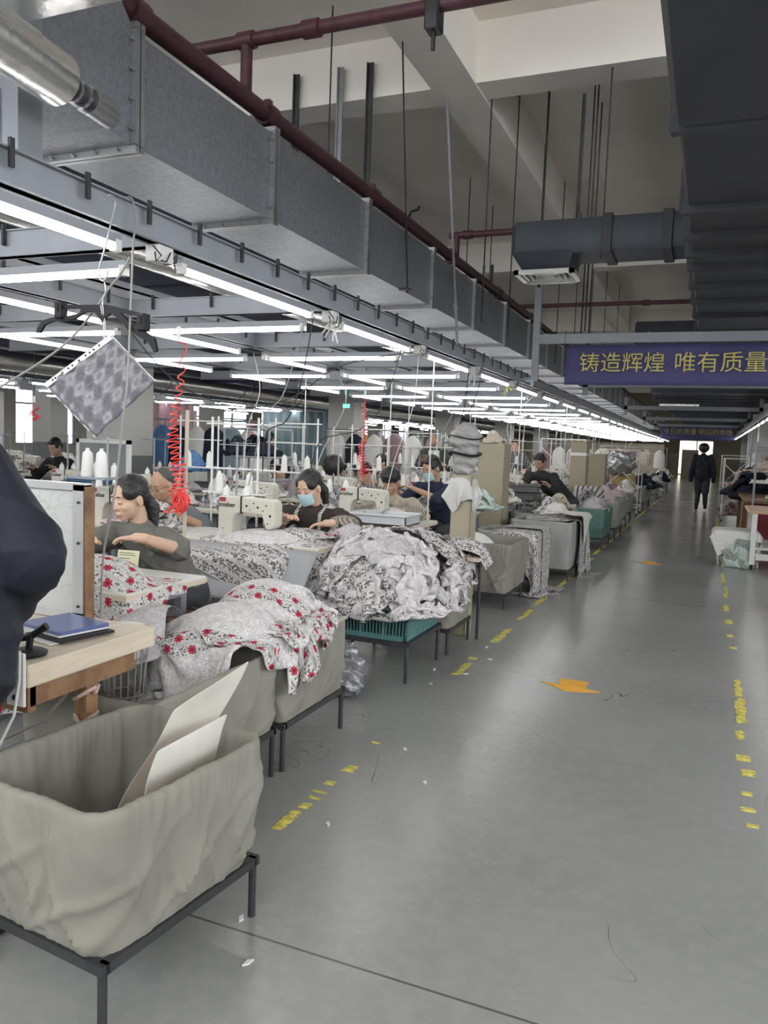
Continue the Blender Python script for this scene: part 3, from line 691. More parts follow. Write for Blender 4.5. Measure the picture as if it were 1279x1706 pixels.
# ================================================================ BASKETS
def rrect(x0, x1, y0, y1, r, n=6, per=8):
    pts = []
    for (cx, cy, a0) in ((x1-r, y0+r, -90), (x1-r, y1-r, 0), (x0+r, y1-r, 90), (x0+r, y0+r, 180)):
        for k in range(n+1): a = R(a0+90*k/n); pts.append((cx+r*math.cos(a), cy+r*math.sin(a)))
    out = []
    m = len(pts)
    for i in range(m):
        a = pts[i]; b = pts[(i+1) % m]; L = math.hypot(b[0]-a[0], b[1]-a[1])
        k = max(1, int(L/.010)) if L > .03 else 1
        for q in range(k): out.append((a[0]+(b[0]-a[0])*q/k, a[1]+(b[1]-a[1])*q/k))
    return np.array(out)
def basket_liner(w, l, z0, z1, taper, seed, sag=.02, rnd=.07, wr=1.0):
    """canvas bag hung on a rectangular rim; outer and inner skins and a floor, gathered folds"""
    r = np.random.default_rng(seed); top = rrect(-w/2, w/2, -l/2, l/2, rnd); n = len(top)
    prof = []
    for k in range(27): t = k/26; prof.append((t, z0+(z1-z0)*t, 0))
    prof += [(1, z1+.012, -.006), (1, z1+.014, -.016), (1, z1+.006, -.026)]
    for k in range(10): t = 1-k/9; prof.append((t, z0+.01+(z1-z0-.03)*t, -.03))
    ph = r.uniform(0, 6.28, 12); fr = r.uniform(2, 14, 12).round()
    A = np.linspace(0, 2*PI, n, endpoint=False); rows = []
    dirs = top/np.linalg.norm(top, axis=1, keepdims=True)
    nx = np.roll(top, -1, 0)-np.roll(top, 1, 0); nx = np.stack([nx[:, 1], -nx[:, 0]], 1); nx /= np.linalg.norm(nx, axis=1, keepdims=True)+1e-9
    for (t, z, ins) in prof:
        s = 1-taper*(1-t); p = top*s; tt = (1-t)
        f = np.zeros(n)
        for k in range(12): f += np.sin(A*fr[k]+ph[k]+tt*2.2*math.sin(ph[k]))*(.0065 if k < 6 else .003)
        gather = np.sin(A*58+4*np.sin(A*5)+tt*3)*.0026*(1 if t > .80 else .25)
        belly = .03*math.sin(PI*min(1, tt*1.0))*sag/.02
        ph2 = tt*2.6
        cr = ((1-np.abs(np.sin(A*4.5+ph[3]+ph2)))**4*.012+(1-np.abs(np.sin(A*7.5+ph[4]-ph2*1.6)))**5*.010+(1-np.abs(np.sin(A*3+ph[5]+ph2*2.2)))**6*.012)*min(1, tt*1.6)*(1 if ins == 0 else .4)
        fd = 1-max(0, (tt-.86)/.14)**1.5 if ins == 0 else 1
        off = (f*.5*math.sin(PI*min(1, tt*.95+.02))*fd+cr*wr*1.6*fd+gather*wr+belly*.25+ins)
        q = p+nx*off[:, None]; zz = z+np.sin(A*fr[1]+ph[2])*.002*(1 if t > .95 else 0)
        rows.append(np.stack([q[:, 0], q[:, 1], zz+0*A], -1))
    last = rows[-1].copy(); 
    for s in (.66, .33, .02): c = last.copy(); c[:, :2] *= s; c[:, 2] -= .015*(1-s); rows.append(c)
    G = np.stack(rows); mb = MB().grid(G, close=True); return mb
def basket(label, x, y, w, l, zr, zb, rz=0, taper=.08, seed=1, m=None, group=None, legs=True, wr=1.0, rnd=.07, name='canvas_basket'):
    t = T(name, label, 'basket', (x, y, 0), rz, group)
    o = O('canvas_liner', basket_liner(w, l, zb, zr, taper, seed, wr=wr, rnd=rnd), m or canvas_m, t, sm=180)
    s = 1-taper; a, b = w/2*s-.0, l/2*s-.0
    f = MB()
    f.box(-a-.012, a+.012, -b-.012, -b+.012, zb-.018, zb+.008).box(-a-.012, a+.012, b-.012, b+.012, zb-.018, zb+.008)
    f.box(-a-.012, -a+.012, -b, b, zb-.018, zb+.008).box(a-.012, a+.012, -b, b, zb-.018, zb+.008).box(-a, a, -.012, .012, zb-.016, zb-.004)
    O('base_frame', f, iron_m, t, sm=0)
    if legs:
        for sx in (-1, 1):
            for sy in (-1, 1): O('leg', MB().cyl((sx*(a-.002), sy*(b-.002), 0), (sx*(a-.002), sy*(b-.002), zb-.012), .0115, 10), iron_m, t)
    return t
bk1 = basket('large empty grey-green canvas basket nearest the camera with a paper sheet inside', -1.42, 1.655, .54, .63, .53, .175, rz=R(-6), taper=.11, seed=3, rnd=.085)
bk2 = basket('canvas basket directly behind the nearest basket, partly under the draped skirt', -1.86, 2.38, .56, .82, .525, .2, taper=.05, seed=5, rnd=.04, wr=.5)
bk3 = basket('canvas basket with a stitched rim corner under the draped floral skirt', -1.86, 3.12, .58, .60, .545, .2, taper=.04, seed=6, rnd=.03, wr=.5)
O('stitched_rim', MB().box(-.28, .29, .27, .30, .545, .565).box(.262, .292, .0, .30, .545, .565, c=.004), mat('ribbed_binding', (.42, .41, .37), .8, fn=lambda v, x, y, z, b: mix(((x+y)*60).fr().gt(.5)*.5, (.45, .44, .4), (.15, .15, .13))), bk3, sm=0)
bk4 = basket('canvas basket behind the teal crate with garments heaped in it', -1.80, 5.2, .56, .52, .52, .17, taper=.05, seed=8, wr=1.2, rnd=.05)
bk5 = basket('canvas basket with white cloth inside, just past the wrapped pillar', -1.87, 6.95, .72, .74, .56, .13, taper=.12, seed=9, wr=1.2, rnd=.04)
bk6 = basket('smooth grey bin topped with a dark folded cloth, left of the aisle', -1.62, 8.75, .66, .66, .62, .12, taper=.06, seed=10, m=canvas2_m, wr=.2, rnd=.03, name='fabric_bin')
bk7 = basket('green lined bin beside the aisle beyond the printed drape', -1.60, 11.9, .60, .95, .57, .16, taper=.10, seed=11, m=green_m, wr=.4, rnd=.05, name='fabric_bin')
bk8 = basket('pale canvas bin right behind the green bin', -1.58, 13.2, .66, 1.0, .60, .2, taper=.12, seed=12, m=canvas2_m, wr=1, rnd=.08, name='fabric_bin')
gb = 'far canvas bins along the left of the aisle'
for k, y in enumerate((14.9, 16.8, 20.4, 22.2, 24.6, 27.0, 29.6, 32.5)):
    o = dup(bk8, (-1.66-.05*(k % 2), y, 0), R([0, 3, -4, 2][k % 4]), 'pale canvas bin along the left of the aisle, %s beyond the green bin' % ['second', 'third', 'fourth', 'fifth', 'sixth', 'seventh', 'eighth', 'ninth'][k], gb)
    o['category'] = 'basket'
# paper sheet standing in basket 1
def paper_sheet():
    n = 14; G = np.zeros((n, n, 3)); 
    A, B, Cc, D = [np.array(p) for p in ((-1.33, 1.50, .30), (-1.30, 1.90, .27), (-1.13, 1.93, .80), (-1.27, 1.62, .60))]
    for i in range(n):
        for j in range(n):
            u, v = i/(n-1), j/(n-1)
            p = (1-u)*(1-v)*A+u*(1-v)*B+u*v*Cc+(1-u)*v*D
            p = p+np.array([.03*math.sin(u*4+v*3), .01*math.sin(v*9), .012*math.sin(u*7+v*2)])
            G[i, j] = p
    return G
pap_m = mat('translucent_pattern_paper', (.70, .66, .60), .7, var=.05, vscale=9, bump=.2, bscale=12)
pap_m.node_tree.nodes['Principled BSDF'].inputs['Subsurface Weight'].default_value = .15
t = T('pattern_paper', 'folded translucent white paper sheet standing in the nearest basket', 'paper', (-1.25, 1.75, .2))
G = np.array([[(-1.30, 1.62, .30), (-1.31, 1.75, .26), (-1.33, 1.92, .24)], [(-1.235, 1.50, .56), (-1.26, 1.69, .60), (-1.33, 1.90, .62)], [(-1.205, 1.56, .60), (-1.24, 1.74, .68), (-1.27, 1.90, .72)], [(-1.13, 1.80, .70), (-1.16, 1.86, .76), (-1.18, 1.90, .80)]], float)
def bez(G, n=16):
    a, b = G.shape[:2]
    def I(A, t):
        m = len(A)-1; k = min(int(t*m), m-1); f = t*m-k; return A[k]*(1-f)+A[k+1]*f
    out = np.zeros((n, n, 3))
    for i in range(n):
        rowt = [I(G[:, j], i/(n-1)) for j in range(b)]
        for j in range(n):
            out[i, j] = I(rowt, j/(n-1))
    for _ in range(2): out[1:-1, 1:-1] = (out[1:-1, 1:-1]*2+out[:-2, 1:-1]+out[2:, 1:-1]+out[1:-1, :-2]+out[1:-1, 2:])/6
    return out
def quadsheet(A, B, C_, D, n=14, wave=.012, seed=0, bow=(0, 0, 0)):
    G = np.zeros((n, n, 3)); A, B, C_, D = map(np.array, (A, B, C_, D)); bow = np.array(bow); s = seed
    for i in range(n):
        for j in range(n):
            u, v = i/(n-1), j/(n-1); p = (1-u)*(1-v)*A+u*(1-v)*B+u*v*C_+(1-u)*v*D
            w = wave*math.sin(u*5+v*3+s)*math.sin(v*6+s*2); G[i, j] = p+bow*(4*u*(1-u)*v*(1-v)*2)+np.array([w, w*.5, w*.6])
    return G
fin(O('sheet_front', MB().grid(quadsheet((-1.30, 1.55, .36), (-1.30, 1.84, .28), (-1.215, 1.86, .62), (-1.245, 1.58, .60), wave=.006)), pap_m, t, True, 180), 1, .0015)
fin(O('sheet_fold', MB().grid(quadsheet((-1.46, 1.62, .30), (-1.42, 1.88, .26), (-1.165, 1.875, .775), (-1.275, 1.70, .67), wave=.012, seed=1, bow=(-.03, .02, .02))), pap_m, t, True, 180), 1, .0015)
# teal crate on a stand
def crate(label, x, y, w, l, z0, z1, m, leg=True):
    t = T('plastic_crate', label, 'crate', (x, y, 0))
    b = MB(); a, c = w/2, l/2; tp = .93
    n = 0
    def wall(p, q, side):     # slatted wall made of bars
        p = Vector(p); q = Vector(q); d = q-p; L = d.length; k = int(L/.022)
        for i in range(k+1):
            s = i/k; lo = p+d*s; lo = Vector((lo.x*tp, lo.y*tp, z0)); hi = p+d*s; hi = Vector((hi.x, hi.y, z1))
            b.tube([lo, hi], .0052 if i % 7 else .011, 4)
    wall((-a, -c, 0), (a, -c, 0), 0); wall((a, -c, 0), (a, c, 0), 1); wall((a, c, 0), (-a, c, 0), 2); wall((-a, c, 0), (-a, -c, 0), 3)
    for (z, s, hh) in ((z0+.0, tp, .03), (z0+(z1-z0)*.42, tp+(1-tp)*.42, .012), (z1-.055, tp+(1-tp)*.8, .03), (z1-.012, 1.015, .016)):
        for (x0, y0, x1, y1) in ((-a, -c, a, -c), (a, -c, a, c), (a, c, -a, c), (-a, c, -a, -c)):
            xa, xb = sorted((x0*s, x1*s)); ya, yb = sorted((y0*s, y1*s)); b.box(xa-.008, xb+.008, ya-.008, yb+.008, z-hh/2+.01, z+hh/2+.01)
    O('crate_body', b, m, t, sm=0)
    O('crate_inner', MB().box(-a*tp+.012, a*tp-.012, -c*tp+.012, c*tp-.012, z0+.01, z0+.02), m, t, sm=0)
    if leg:
        f = MB(); f.box(-a, a, -c-.015, -c+.015, z0-.03, z0-.005).box(-a, a, c-.015, c+.015, z0-.03, z0-.005).box(-a-.015, -a+.015, -c, c, z0-.03, z0-.005).box(a-.015, a+.015, -c, c, z0-.03, z0-.005)
        O('stand_frame', f, iron_m, t, sm=0)
        for sx in (-1, 1):
            for sy in (-1, 1): O('leg', MB().cyl((sx*a*.98, sy*c*.96, 0), (sx*a*.98, sy*c*.96, z0-.02), .012, 8), iron_m, t)
    return t
crate('teal slatted plastic crate on an iron stand under the big garment heap', -1.86, 4.52, .62, .60, .25, .52, teal_m)
# ================================================================ DRAPED GARMENTS
def drape(label, P0, dx, dy, m, cols, steps=90, name='draped_garment', cat='garment', group=None, sub=1, **k):
    P = sim(P0, dx, dy, cols, steps, **k); c = P.reshape(-1, 3).mean(0); zb = P[..., 2].min()
    P = P-np.array([c[0], c[1], zb]); o = cloth_obj(name, P, dx, dy, m, sub=sub); o.location = (c[0], c[1], zb)
    return tag(o, label, cat, group)
bx = lambda x0, x1, y0, y1, z0, z1, r=.03: ('box', ((x0+x1)/2, (y0+y1)/2, (z0+z1)/2), ((x1-x0)/2, (y1-y0)/2, (z1-z0)/2), r)
el = lambda x, y, z, a, b, c: ('ell', (x, y, z), (a, b, c))
fast = 1
base23 = [bx(-2.16, -1.560, 2.44, 3.44, .0, .575, .02)]
drape('big lace-print skirt with red floral border draped over two canvas baskets', sheet0(-1.84, 2.98, .94, 48, 54, .0185, .0185, rz=R(14), shrink=.78, amp=.13, seed=4, freq=2.4), .0185, .0185, pr_skirt,
      base23+[el(-1.86, 3.14, .50, .26, .27, .25), el(-1.84, 2.80, .50, .24, .26, .20)], steps=36, iters=9, name='draped_skirt', fric=.9, bend=.6)
drape('lace and floral skirt panel sliding into the second canvas basket', sheet0(-1.88, 2.50, .80, 40, 34, .0185, .0185, rz=R(20), shrink=.72, amp=.09, seed=6, freq=3), .0185, .0185, pr_skirt,
      [bx(-2.16, -1.57, 2.5, 3.44, .0, .585, .02), el(-1.9, 2.72, .50, .21, .27, .19), el(-1.86, 2.4, .2, .26, .3, .18)], steps=45, iters=7, name='draped_skirt', fric=.8, bend=.5)
drape('grey lace garment lying crumpled behind the draped skirt near the desk', sheet0(-2.16, 2.55, .85, 34, 34, .02, .02, rz=.5, shrink=.62, amp=.10, seed=8, freq=3), .02, .02, pr_mauve,
      [bx(-2.15, -1.6, 1.9, 3.4, 0, .53, .02), el(-2.1, 2.62, .45, .22, .3, .24)], steps=45)
drape('printed hem bunched over the outer edge of the canvas baskets', sheet0(-1.60, 2.90, .70, 30, 34, .016, .016, rz=R(5), shrink=.55, amp=.09, seed=15, freq=4), .016, .016, pr_red,
      [bx(-2.15, -1.55, 1.96, 3.45, .0, .595, .02), el(-1.8, 2.8, .5, .25, .3, .14)], steps=20, bend=.5)
drape('second bunched floral hem beside the stitched basket rim', sheet0(-1.60, 3.14, .72, 28, 28, .016, .016, rz=R(25), shrink=.55, amp=.09, seed=16, freq=4), .016, .016, pr_red,
      [bx(-2.15, -1.55, 1.96, 3.45, .0, .595, .02), el(-1.84, 3.1, .5, .25, .3, .20)], steps=17, bend=.5)
# heap on the teal crate
hp = [('lace-print blouse', pr_lace), ('lace-print blouse', pr_lace), ('mauve-grey blouse', pr_mauve), ('lace-print blouse', pr_lace), ('floral-striped blouse', pr_dark)]
wheres = ['at the aisle side', 'at the near side', 'near the top', 'on the left flank', 'at the far end', 'low over the crate rim', 'at the middle of the front', 'over the back basket']
core = (-1.82, 4.62, .56)
drape('large grey lace garment spread under the heap on the teal crate', sheet0(core[0], core[1], .95, 40, 52, .021, .021, rz=.1, shrink=.97, amp=.02, seed=99, freq=2), .021, .021, pr_mauve, [('ell', core, (.32, .48, .235)), ('box', (-1.86, 4.52, .2), (.33, .32, .34), .03)], steps=60, iters=6, zmin=.42)
cnt = 0
def wrap0(P, c, h):
    d = (P-np.array(c))/np.array(h); l = np.sqrt((d*d).sum(-1, keepdims=True))+1e-6
    return np.where(l < 1, np.array(c)+d/l*np.array(h), P)
for ring, (rad, zz, num) in enumerate(((.98, -.07, 12), (.88, .07, 11), (.66, .17, 9), (.34, .23, 8))):
    for k in range(num):
        a = 2*PI*k/num+ring*.35+rng.uniform(-.15, .15); inf = .012*ring+.010*(k % 3)
        h = (.34+inf, .50+inf, .25+inf)
        cx = core[0]+rad*h[0]*math.cos(a); cy = core[1]+rad*h[1]*math.sin(a); cz = core[2]+zz
        nm, m = hp[cnt % 5]; cnt += 1
        nrm = np.array([math.cos(a)*rad/h[0], math.sin(a)*rad/h[1], max(zz, -.03)/h[2]**1]); nrm = nrm/np.linalg.norm(nrm)
        P0 = sheet0(0, 0, 0, 22, 24, .021, .021, rz=rng.uniform(0, 6), shrink=.55, amp=.085, seed=30+cnt, freq=3.8)
        q = Vector(nrm.tolist()).to_track_quat('Z', 'Y').to_matrix(); P0 = P0 @ np.array(q).T+np.array([cx, cy, cz])+nrm*.05
        drape('crumpled %s, teal crate heap, %s, %s' % (nm, ['overhanging the rim', 'lower layer', 'upper layer', 'crown'][ring], ['aisle end', 'aisle end far corner', 'far corner', 'far side', 'far side left', 'left corner', 'left side', 'left near corner', 'near left', 'near side', 'near right', 'aisle side near corner'][int(12*k/num) % 12]), P0, .021, .021, m,
              [('ell', core, h), ('box', (-1.86, 4.52, .2), (.33, .32, .34), .03)], steps=11 if ring < 2 else 16, iters=6, name='crumpled_garment', group='garments heaped on the teal crate', bend=.55, zmin=.40)
for k in range(9):
    cx, cy = [(-1.9, 5.1), (-1.70, 5.25), (-1.58, 5.1), (-1.95, 5.45), (-1.7, 5.5), (-1.85, 5.3), (-1.55, 5.38), (-1.75, 5.05), (-1.65, 5.4)][k]
    nm, m = hp[(k+2) % 5]
    drape('crumpled %s heaped in the basket behind the teal crate, %s' % (nm, ['left back', 'middle', 'near right', 'far left', 'far middle', 'centre', 'far right', 'near middle', 'right edge'][k]), sheet0(cx, cy, .80, 20, 22, .021, .021, rz=k*1.1, shrink=.55, amp=.09, seed=80+k, freq=3.8), .021, .021, m,
          [bx(-2.08, -1.52, 4.94, 5.46, 0, .53, .03), el(-1.80, 5.22, .47, .30, .34, .24+.012*k)], steps=18, iters=5, name='crumpled_garment', group='garments heaped in the basket behind the teal crate', bend=.5, zmin=.36)
# ================================================================ SEWING STATIONS
cream_m = mat('cream_machine_enamel', (.60, .58, .50), .35, var=.03)
badge_m = mat('dull_red_badge', (.30, .04, .05), .4); ink_m = mat('black_ink', (.02, .02, .02), .5)
def machine():
    t = T('sewing_machine', 'x', 'sewing machine')
    prof = [(-.245, 0), (-.245, .255), (-.235, .27), (-.02, .272), (.0, .266), (.19, .262), (.225, .25), (.232, .22), (.232, .10), (.205, .075), (.165, .075), (.145, .12), (.13, .165), (-.06, .17), (-.1, .155), (-.118, .12), (-.125, .03), (-.12, 0)]
    b = MB().prism(prof, -.055, .055, axis='y'); o = o_body = O('machine_body', b, cream_m, t, sm=0); fin(o, 0, 0, .008)
    O('machine_bed', MB().box(-.245, .235, -.088, .088, 0, .014, c=.004), cream_m, t, sm=0)
    O('seam_strap', MB().box(-.052, -.04, -.0575, .0575, .165, .275), black_m, t, sm=0)
    O('hand_wheel', MB().lathe([(.01, -.01), (.05, -.006), (.055, .004), (.05, .014), (.02, .018)], 18, M=Matrix.Rotation(PI/2, 4, 'Y'), o=(-.262, 0, .205)), mat('grey_metal', (.3, .3, .3), .35, .7), t)
    O('name_badge', MB().box(-.232, -.178, -.0575, -.0565, .235, .262), badge_m, t, sm=0)
    textobj('brother', .042, (-.150, -.0577, .215), (PI/2, 0, 0), ink_m, t, 'logo_lettering', .0006, .0006)
    h = MB()
    for (x, z, r) in ((.00, .215, .008), (.06, .235, .005), (.095, .21, .008), (.165, .225, .006), (.2, .16, .009), (.18, .11, .005), (-.2, .06, .004), (.14, .19, .005), (.03, .19, .004)): h.cyl((x, -.0572, z), (x, -.054, z), r, 10)
    O('screw_hole', h, black_m, t, sm=0)
    O('tension_dial', MB().cyl((.17, .055, .2), (.17, .075, .2), .014, 12).cyl((.19, .055, .15), (.19, .07, .15), .01, 10), wire_m, t)
    O('needle_bar', MB().cyl((.19, 0, .02), (.19, 0, .09), .004, 6).box(.178, .202, -.012, .012, .012, .018), wire_m, t)
    O('bobbin_cover', MB().box(-.11, -.02, -.03, .03, .165, .172).cyl((-.07, 0, .27), (-.07, 0, .30), .006, 8), white_m, t)
    for ch in t.children:
        if ch.name.split('.')[0] != 'logo_lettering': ch.data.transform(Matrix.Diagonal((.88, 1, 1, 1)))
    for ch in list(t.children):
        if ch.name.split('.')[0] in ('seam_strap', 'name_badge', 'logo_lettering', 'screw_hole', 'tension_dial', 'hand_wheel'): ch.parent = o_body
    return t
def table(w=1.06):
    t = T('sewing_table', 'x', 'sewing table')
    O('tabletop', MB().box(-w/2, w/2, -.275, .275, .715, .75, c=.004), lam_m, t, sm=0)
    O('top_edging', MB().box(-w/2-.003, w/2+.003, -.278, .278, .72, .742), wood_m, t, sm=0)
    for s in (-1, 1):
        x = s*(w/2-.09)
        O('leg_frame', MB().box(x-.02, x+.02, -.22, -.18, .04, .715).box(x-.02, x+.02, .18, .22, .04, .715).box(x-.025, x+.025, -.27, .27, .0, .04).box(x-.02, x+.02, -.2, .2, .66, .7), rail_m, t, sm=0)
    O('motor', MB().cyl((-.1, 0, .6), (.12, 0, .6), .075, 14).box(-.06, .06, -.05, .05, .62, .715), iron_m, t)
    O('pedal', MB().box(-.15, .15, -.12, .12, .1, .12).box(-w/2+.1, w/2-.1, -.015, .015, .08, .1), iron_m, t, sm=0)
    return t
def cone_mesh(): return MB().lathe([(.03, 0), (.032, .004), (.024, .125), (.018, .135), (.010, .14), (.009, .155)], 14)
def stand():
    t = T('thread_stand', 'x', 'thread stand')
    O('pole', MB().cyl((0, 0, 0), (0, 0, .62), .008, 8), rail_m, t)
    O('spool_tray', MB().box(-.14, .14, -.04, .04, .155, .165, c=.004).cyl((-.08, 0, .16), (-.08, 0, .33), .003, 5).cyl((.08, 0, .16), (.08, 0, .33), .003, 5), rail_m, t)
    O('guide_arm', MB().tube([(-.15, 0, .60), (.15, 0, .60)], .004, 6).tube([(-.09, 0, .6), (-.09, -.04, .62), (-.09, 0, .64)], .0025, 5).tube([(.09, 0, .6), (.09, -.04, .62), (.09, 0, .64)], .0025, 5), wire_m, t)
    return t
conep = tag(O('thread_cone', cone_mesh(), mat('white_thread', (.78, .78, .75), .8, bump=.2, bscale=200)), 'x', 'thread cone')
def stool():
    t = T('work_stool', 'x', 'stool')
    O('seat', MB().box(-.17, .17, -.14, .14, .42, .45, c=.01), wood2_m, t, sm=0)
    for sx in (-1, 1):
        for sy in (-1, 1): O('leg', MB().cyl((sx*.16, sy*.13, 0), (sx*.13, sy*.11, .42), .012, 8), iron_m, t)
    return t
mach = machine(); tabl = table(); stnd = stand(); stol = stool()
used = {}
def put(p, x, y, z, rz, label, group=None):
    if p.name not in used: used[p.name] = 1; o = p
    else: o = dup(p)
    o.location = (x, y, z); o.rotation_euler.z = rz; o['label'] = label
    if group: o['group'] = group
    elif 'group' in o: del o['group']
    return o
ordi = ['first', 'second', 'third', 'fourth', 'fifth', 'sixth', 'seventh', 'eighth', 'ninth', 'tenth', 'eleventh', 'twelfth', 'thirteenth', 'fourteenth', 'fifteenth']
colw = ['aisle end', 'second in', 'third in', 'fourth in']
XC = (-2.67, -3.74, -4.81, -5.88)
def crump(seed):
    """two loosely crumpled pieces of cloth dropped on a surface, unit footprint about 1 x 1 x 1"""
    r = np.random.default_rng(seed); out = []
    for q in range(3):
        P = sheet0(r.uniform(-.08, .08), r.uniform(-.08, .08), .20+.10*q, 26, 26, .02, .02, rz=r.uniform(0, 3), shrink=.52+.06*q, amp=.10, seed=seed*7+q, freq=3.6)
        P = sim(P, .02, .02, [('ell', (.0, .0, -.02), (.13, .12, .06+.05*q))], 22, 5, bend=.55, zmin=.002+.01*q)
        out.append(P)
    A = np.concatenate([p.reshape(-1, 3) for p in out]); lo = A.min(0); hi = A.max(0)
    return [(p-np.array([(lo[0]+hi[0])/2, (lo[1]+hi[1])/2, 0]))/np.array([hi[0]-lo[0], hi[1]-lo[1], hi[2]]) for p in out]
CL = {}; CR = {}
def cheap(m, seed, kind='s'):
    key = (m.name, seed % 4)
    if key not in CL:
        mb = MB(); i_, j_ = np.meshgrid(np.arange(26)*.02, np.arange(26)*.02, indexing='ij')
        if seed % 4 not in CR: CR[seed % 4] = crump(seed % 4+20)
        for P in CR[seed % 4]: mb.grid(P, np.stack([i_, j_], -1))
        me = mb.mesh('garment_heap'); smooth(me, 180); me.materials.append(m); CL[key] = me
    return CL[key]
def heap(x, y, z, L, Wd, h, m, seed, label, group=None, rz=0, name='garment_bundle', cat='garments'):
    o = bpy.data.objects.new(name, cheap(m, seed)); COL.objects.link(o); o.location = (x, y, z); o.scale = (L, Wd, h); o.rotation_euler.z = rz
    return tag(o, label, cat, group)
cloths = [(pr_lace, 'pale lace-print'), (pr_red, 'red floral'), (pr_dark, 'grey floral'), (pr_white, 'white'), (pr_pink, 'pink'), (pr_mauve, 'mauve')]
for k in range(0, 15):
    yc = 2.785+1.7*k
    for c, X in enumerate(XC):
        if k > 9 and c > 1: continue
        if X < -4 and k < 1 and False: continue
        lab = '%s row, %s' % (ordi[k], colw[c])
        far = k > 6
        g = 'far sewing tables' if far else None
        put(tabl, X, yc, 0, 0, 'pale sewing table in the '+lab, 'sewing tables')
        mx = X+(-.06 if k == 1 else .0)
        if k > 0 or c > 0: put(mach, mx, yc-.1, .75, R([8, 0, 3][k % 3]) if k == 1 and c == 0 else 0, 'cream sewing machine on the table in the '+lab, 'cream sewing machines')
        if k < 12 and not (k == 0 and c == 0):
            sx = X-.38+.08*math.sin(k*3+c)
            put(stnd, sx, yc+.2, .75, 0, 'thread stand on the table in the '+lab, 'thread stands')
            for q in (-.08, .08):
                put(conep, sx+q, yc+.2, .915, 0, 'white thread cone on the stand in the %s, %s' % (lab, 'left peg' if q < 0 else 'right peg'), 'white thread cones')
        if k < 8: put(stol, X, yc+.62, 0, 0, 'wooden work stool behind the table in the '+lab, 'work stools')
        if (k, c) in ((0, 0), (1, 0), (2, 0)): continue
        for q in range(2 if k < 10 else 1):
            m, nm = cloths[(k*5+c*3+q*2) % 6]
            heap(X+.28-.4*q+.05*math.sin(k), yc-.12+.1*q, .752, .42, .34, .10+.05*((k+c) % 3), m, k+c+q, '%s cloth heap %s on the table in the %s' % (nm, ['right', 'left'][q], lab), 'cloth heaps on the sewing tables', rz=k+c)
# bay left of the square columns
for k in range(1, 9):
    for c, X in enumerate((-9.6, -10.8, -12.0)):
        yc = 3.4+1.9*k
        lab = 'far left bay, %s row, %s' % (ordi[k-1], ['right file', 'middle file', 'left file'][c])
        put(tabl, X, yc, 0, 0, 'pale sewing table in the '+lab, 'sewing tables of the far left bay')
        put(mach, X, yc-.05, .75, 0, 'cream sewing machine in the '+lab, 'sewing machines of the far left bay')
        put(stnd, X-.35, yc+.2, .75, 0, 'thread stand in the '+lab, 'thread stands of the far left bay')
        m, nm = cloths[(k+c*2) % 6]
        heap(X+.3, yc-.05, .752, .5, .4, .22, m, k+c, '%s cloth heap in the %s' % (nm, lab), 'cloth heaps in the far left bay', rz=k)
        heap(X-.1, yc-.15, .752, .4, .3, .16, cloths[(k+c*2+3) % 6][0], k+c+2, '%s cloth heap beside the machine in the %s' % (cloths[(k+c*2+3) % 6][1], lab), 'cloth heaps in the far left bay', rz=k)
# ================================================================ THE NEAR DESK
t = T('packing_desk', 'thick light wood desk with brown frame at the left edge', 'desk', (-2.3, 1.88, 0))
O('tabletop', MB().box(-3.1, -1.7, 1.60, 2.14, .685, .75, c=.004), wood_m, t, True, 0)
O('apron', MB().box(-3.05, -1.735, 1.63, 1.66, .60, .685).box(-1.77, -1.735, 1.64, 2.08, .615, .685), wood2_m, t, True, 0)
for (x, y) in ((-1.775, 1.90), (-3.0, 1.66), (-3.0, 2.08)): O('leg', MB().box(x-.025, x+.025, y-.025, y+.025, 0, .64), wood2_m, t, True, 0)
O('steel_plate', MB().box(-1.755, -1.69, 1.575, 1.585, .64, .79, c=.003), white_m, t, True, 0)
for z in (.665, .70, .73, .765): O('screw', MB().cyl((-1.722, 1.57, z), (-1.722, 1.58, z), .0075, 10), iron_m if z in (.665, .765) else wire_m, t, True)
pk = mat('pink_cloth_tie', (.55, .40, .36), .8)
O('cloth_tie', MB().tube([(-1.775+.034*math.cos(a*.8), 1.90+.034*math.sin(a*.8), .50+.012*math.sin(a*1.7)) for a in range(17)], .006, 6).tube([(-1.742, 1.9, .50), (-1.735, 1.9, .44), (-1.74, 1.91, .42)], .006, 6).tube([(-1.775+.036*math.cos(a*.8), 1.90+.036*math.sin(a*.8), .58+.02*math.sin(a)) for a in range(9)], .007, 6), pk, t, True)
# white framed panel standing on the desk
t = T('white_framed_panel', 'upright white framed panel with aluminium edge standing on the near desk', 'panel', (-2.3, 2.12, .75))
O('panel_face', MB().box(-2.75, -2.0, 2.085, 2.10, .765, 1.205), mat('white_panel_face', (.62, .63, .62), .3, fn=lambda v, x, y, z, b: mix(((nz(vec(x*2, y, z*3), 3, 3, .5, .6)-.5).ab()).lt(.012)*.35, (.60, .62, .61), (.35, .38, .38))), t, True, 0)
O('panel_frame', MB().box(-2.0, -1.955, 2.075, 2.115, .752, 1.22).box(-2.78, -1.955, 2.075, 2.115, 1.20, 1.225).box(-2.78, -1.955, 2.075, 2.115, .752, .775), mat('aluminium', (.55, .56, .57), .35, .6), t, True, 0)
O('brown_edge', MB().box(-1.955, -1.946, 2.078, 2.12, .752, 1.215), wood2_m, t, True, 0)
for z in (.80, 1.02, 1.16): O('rivet', MB().cyl((-1.975, 2.07, z), (-1.975, 2.076, z), .005, 8), iron_m, t, True)
t = T('blue_folder', 'blue plastic folder lying on a dark clipboard on the near desk', 'folder', (-1.9, 1.92, .772))
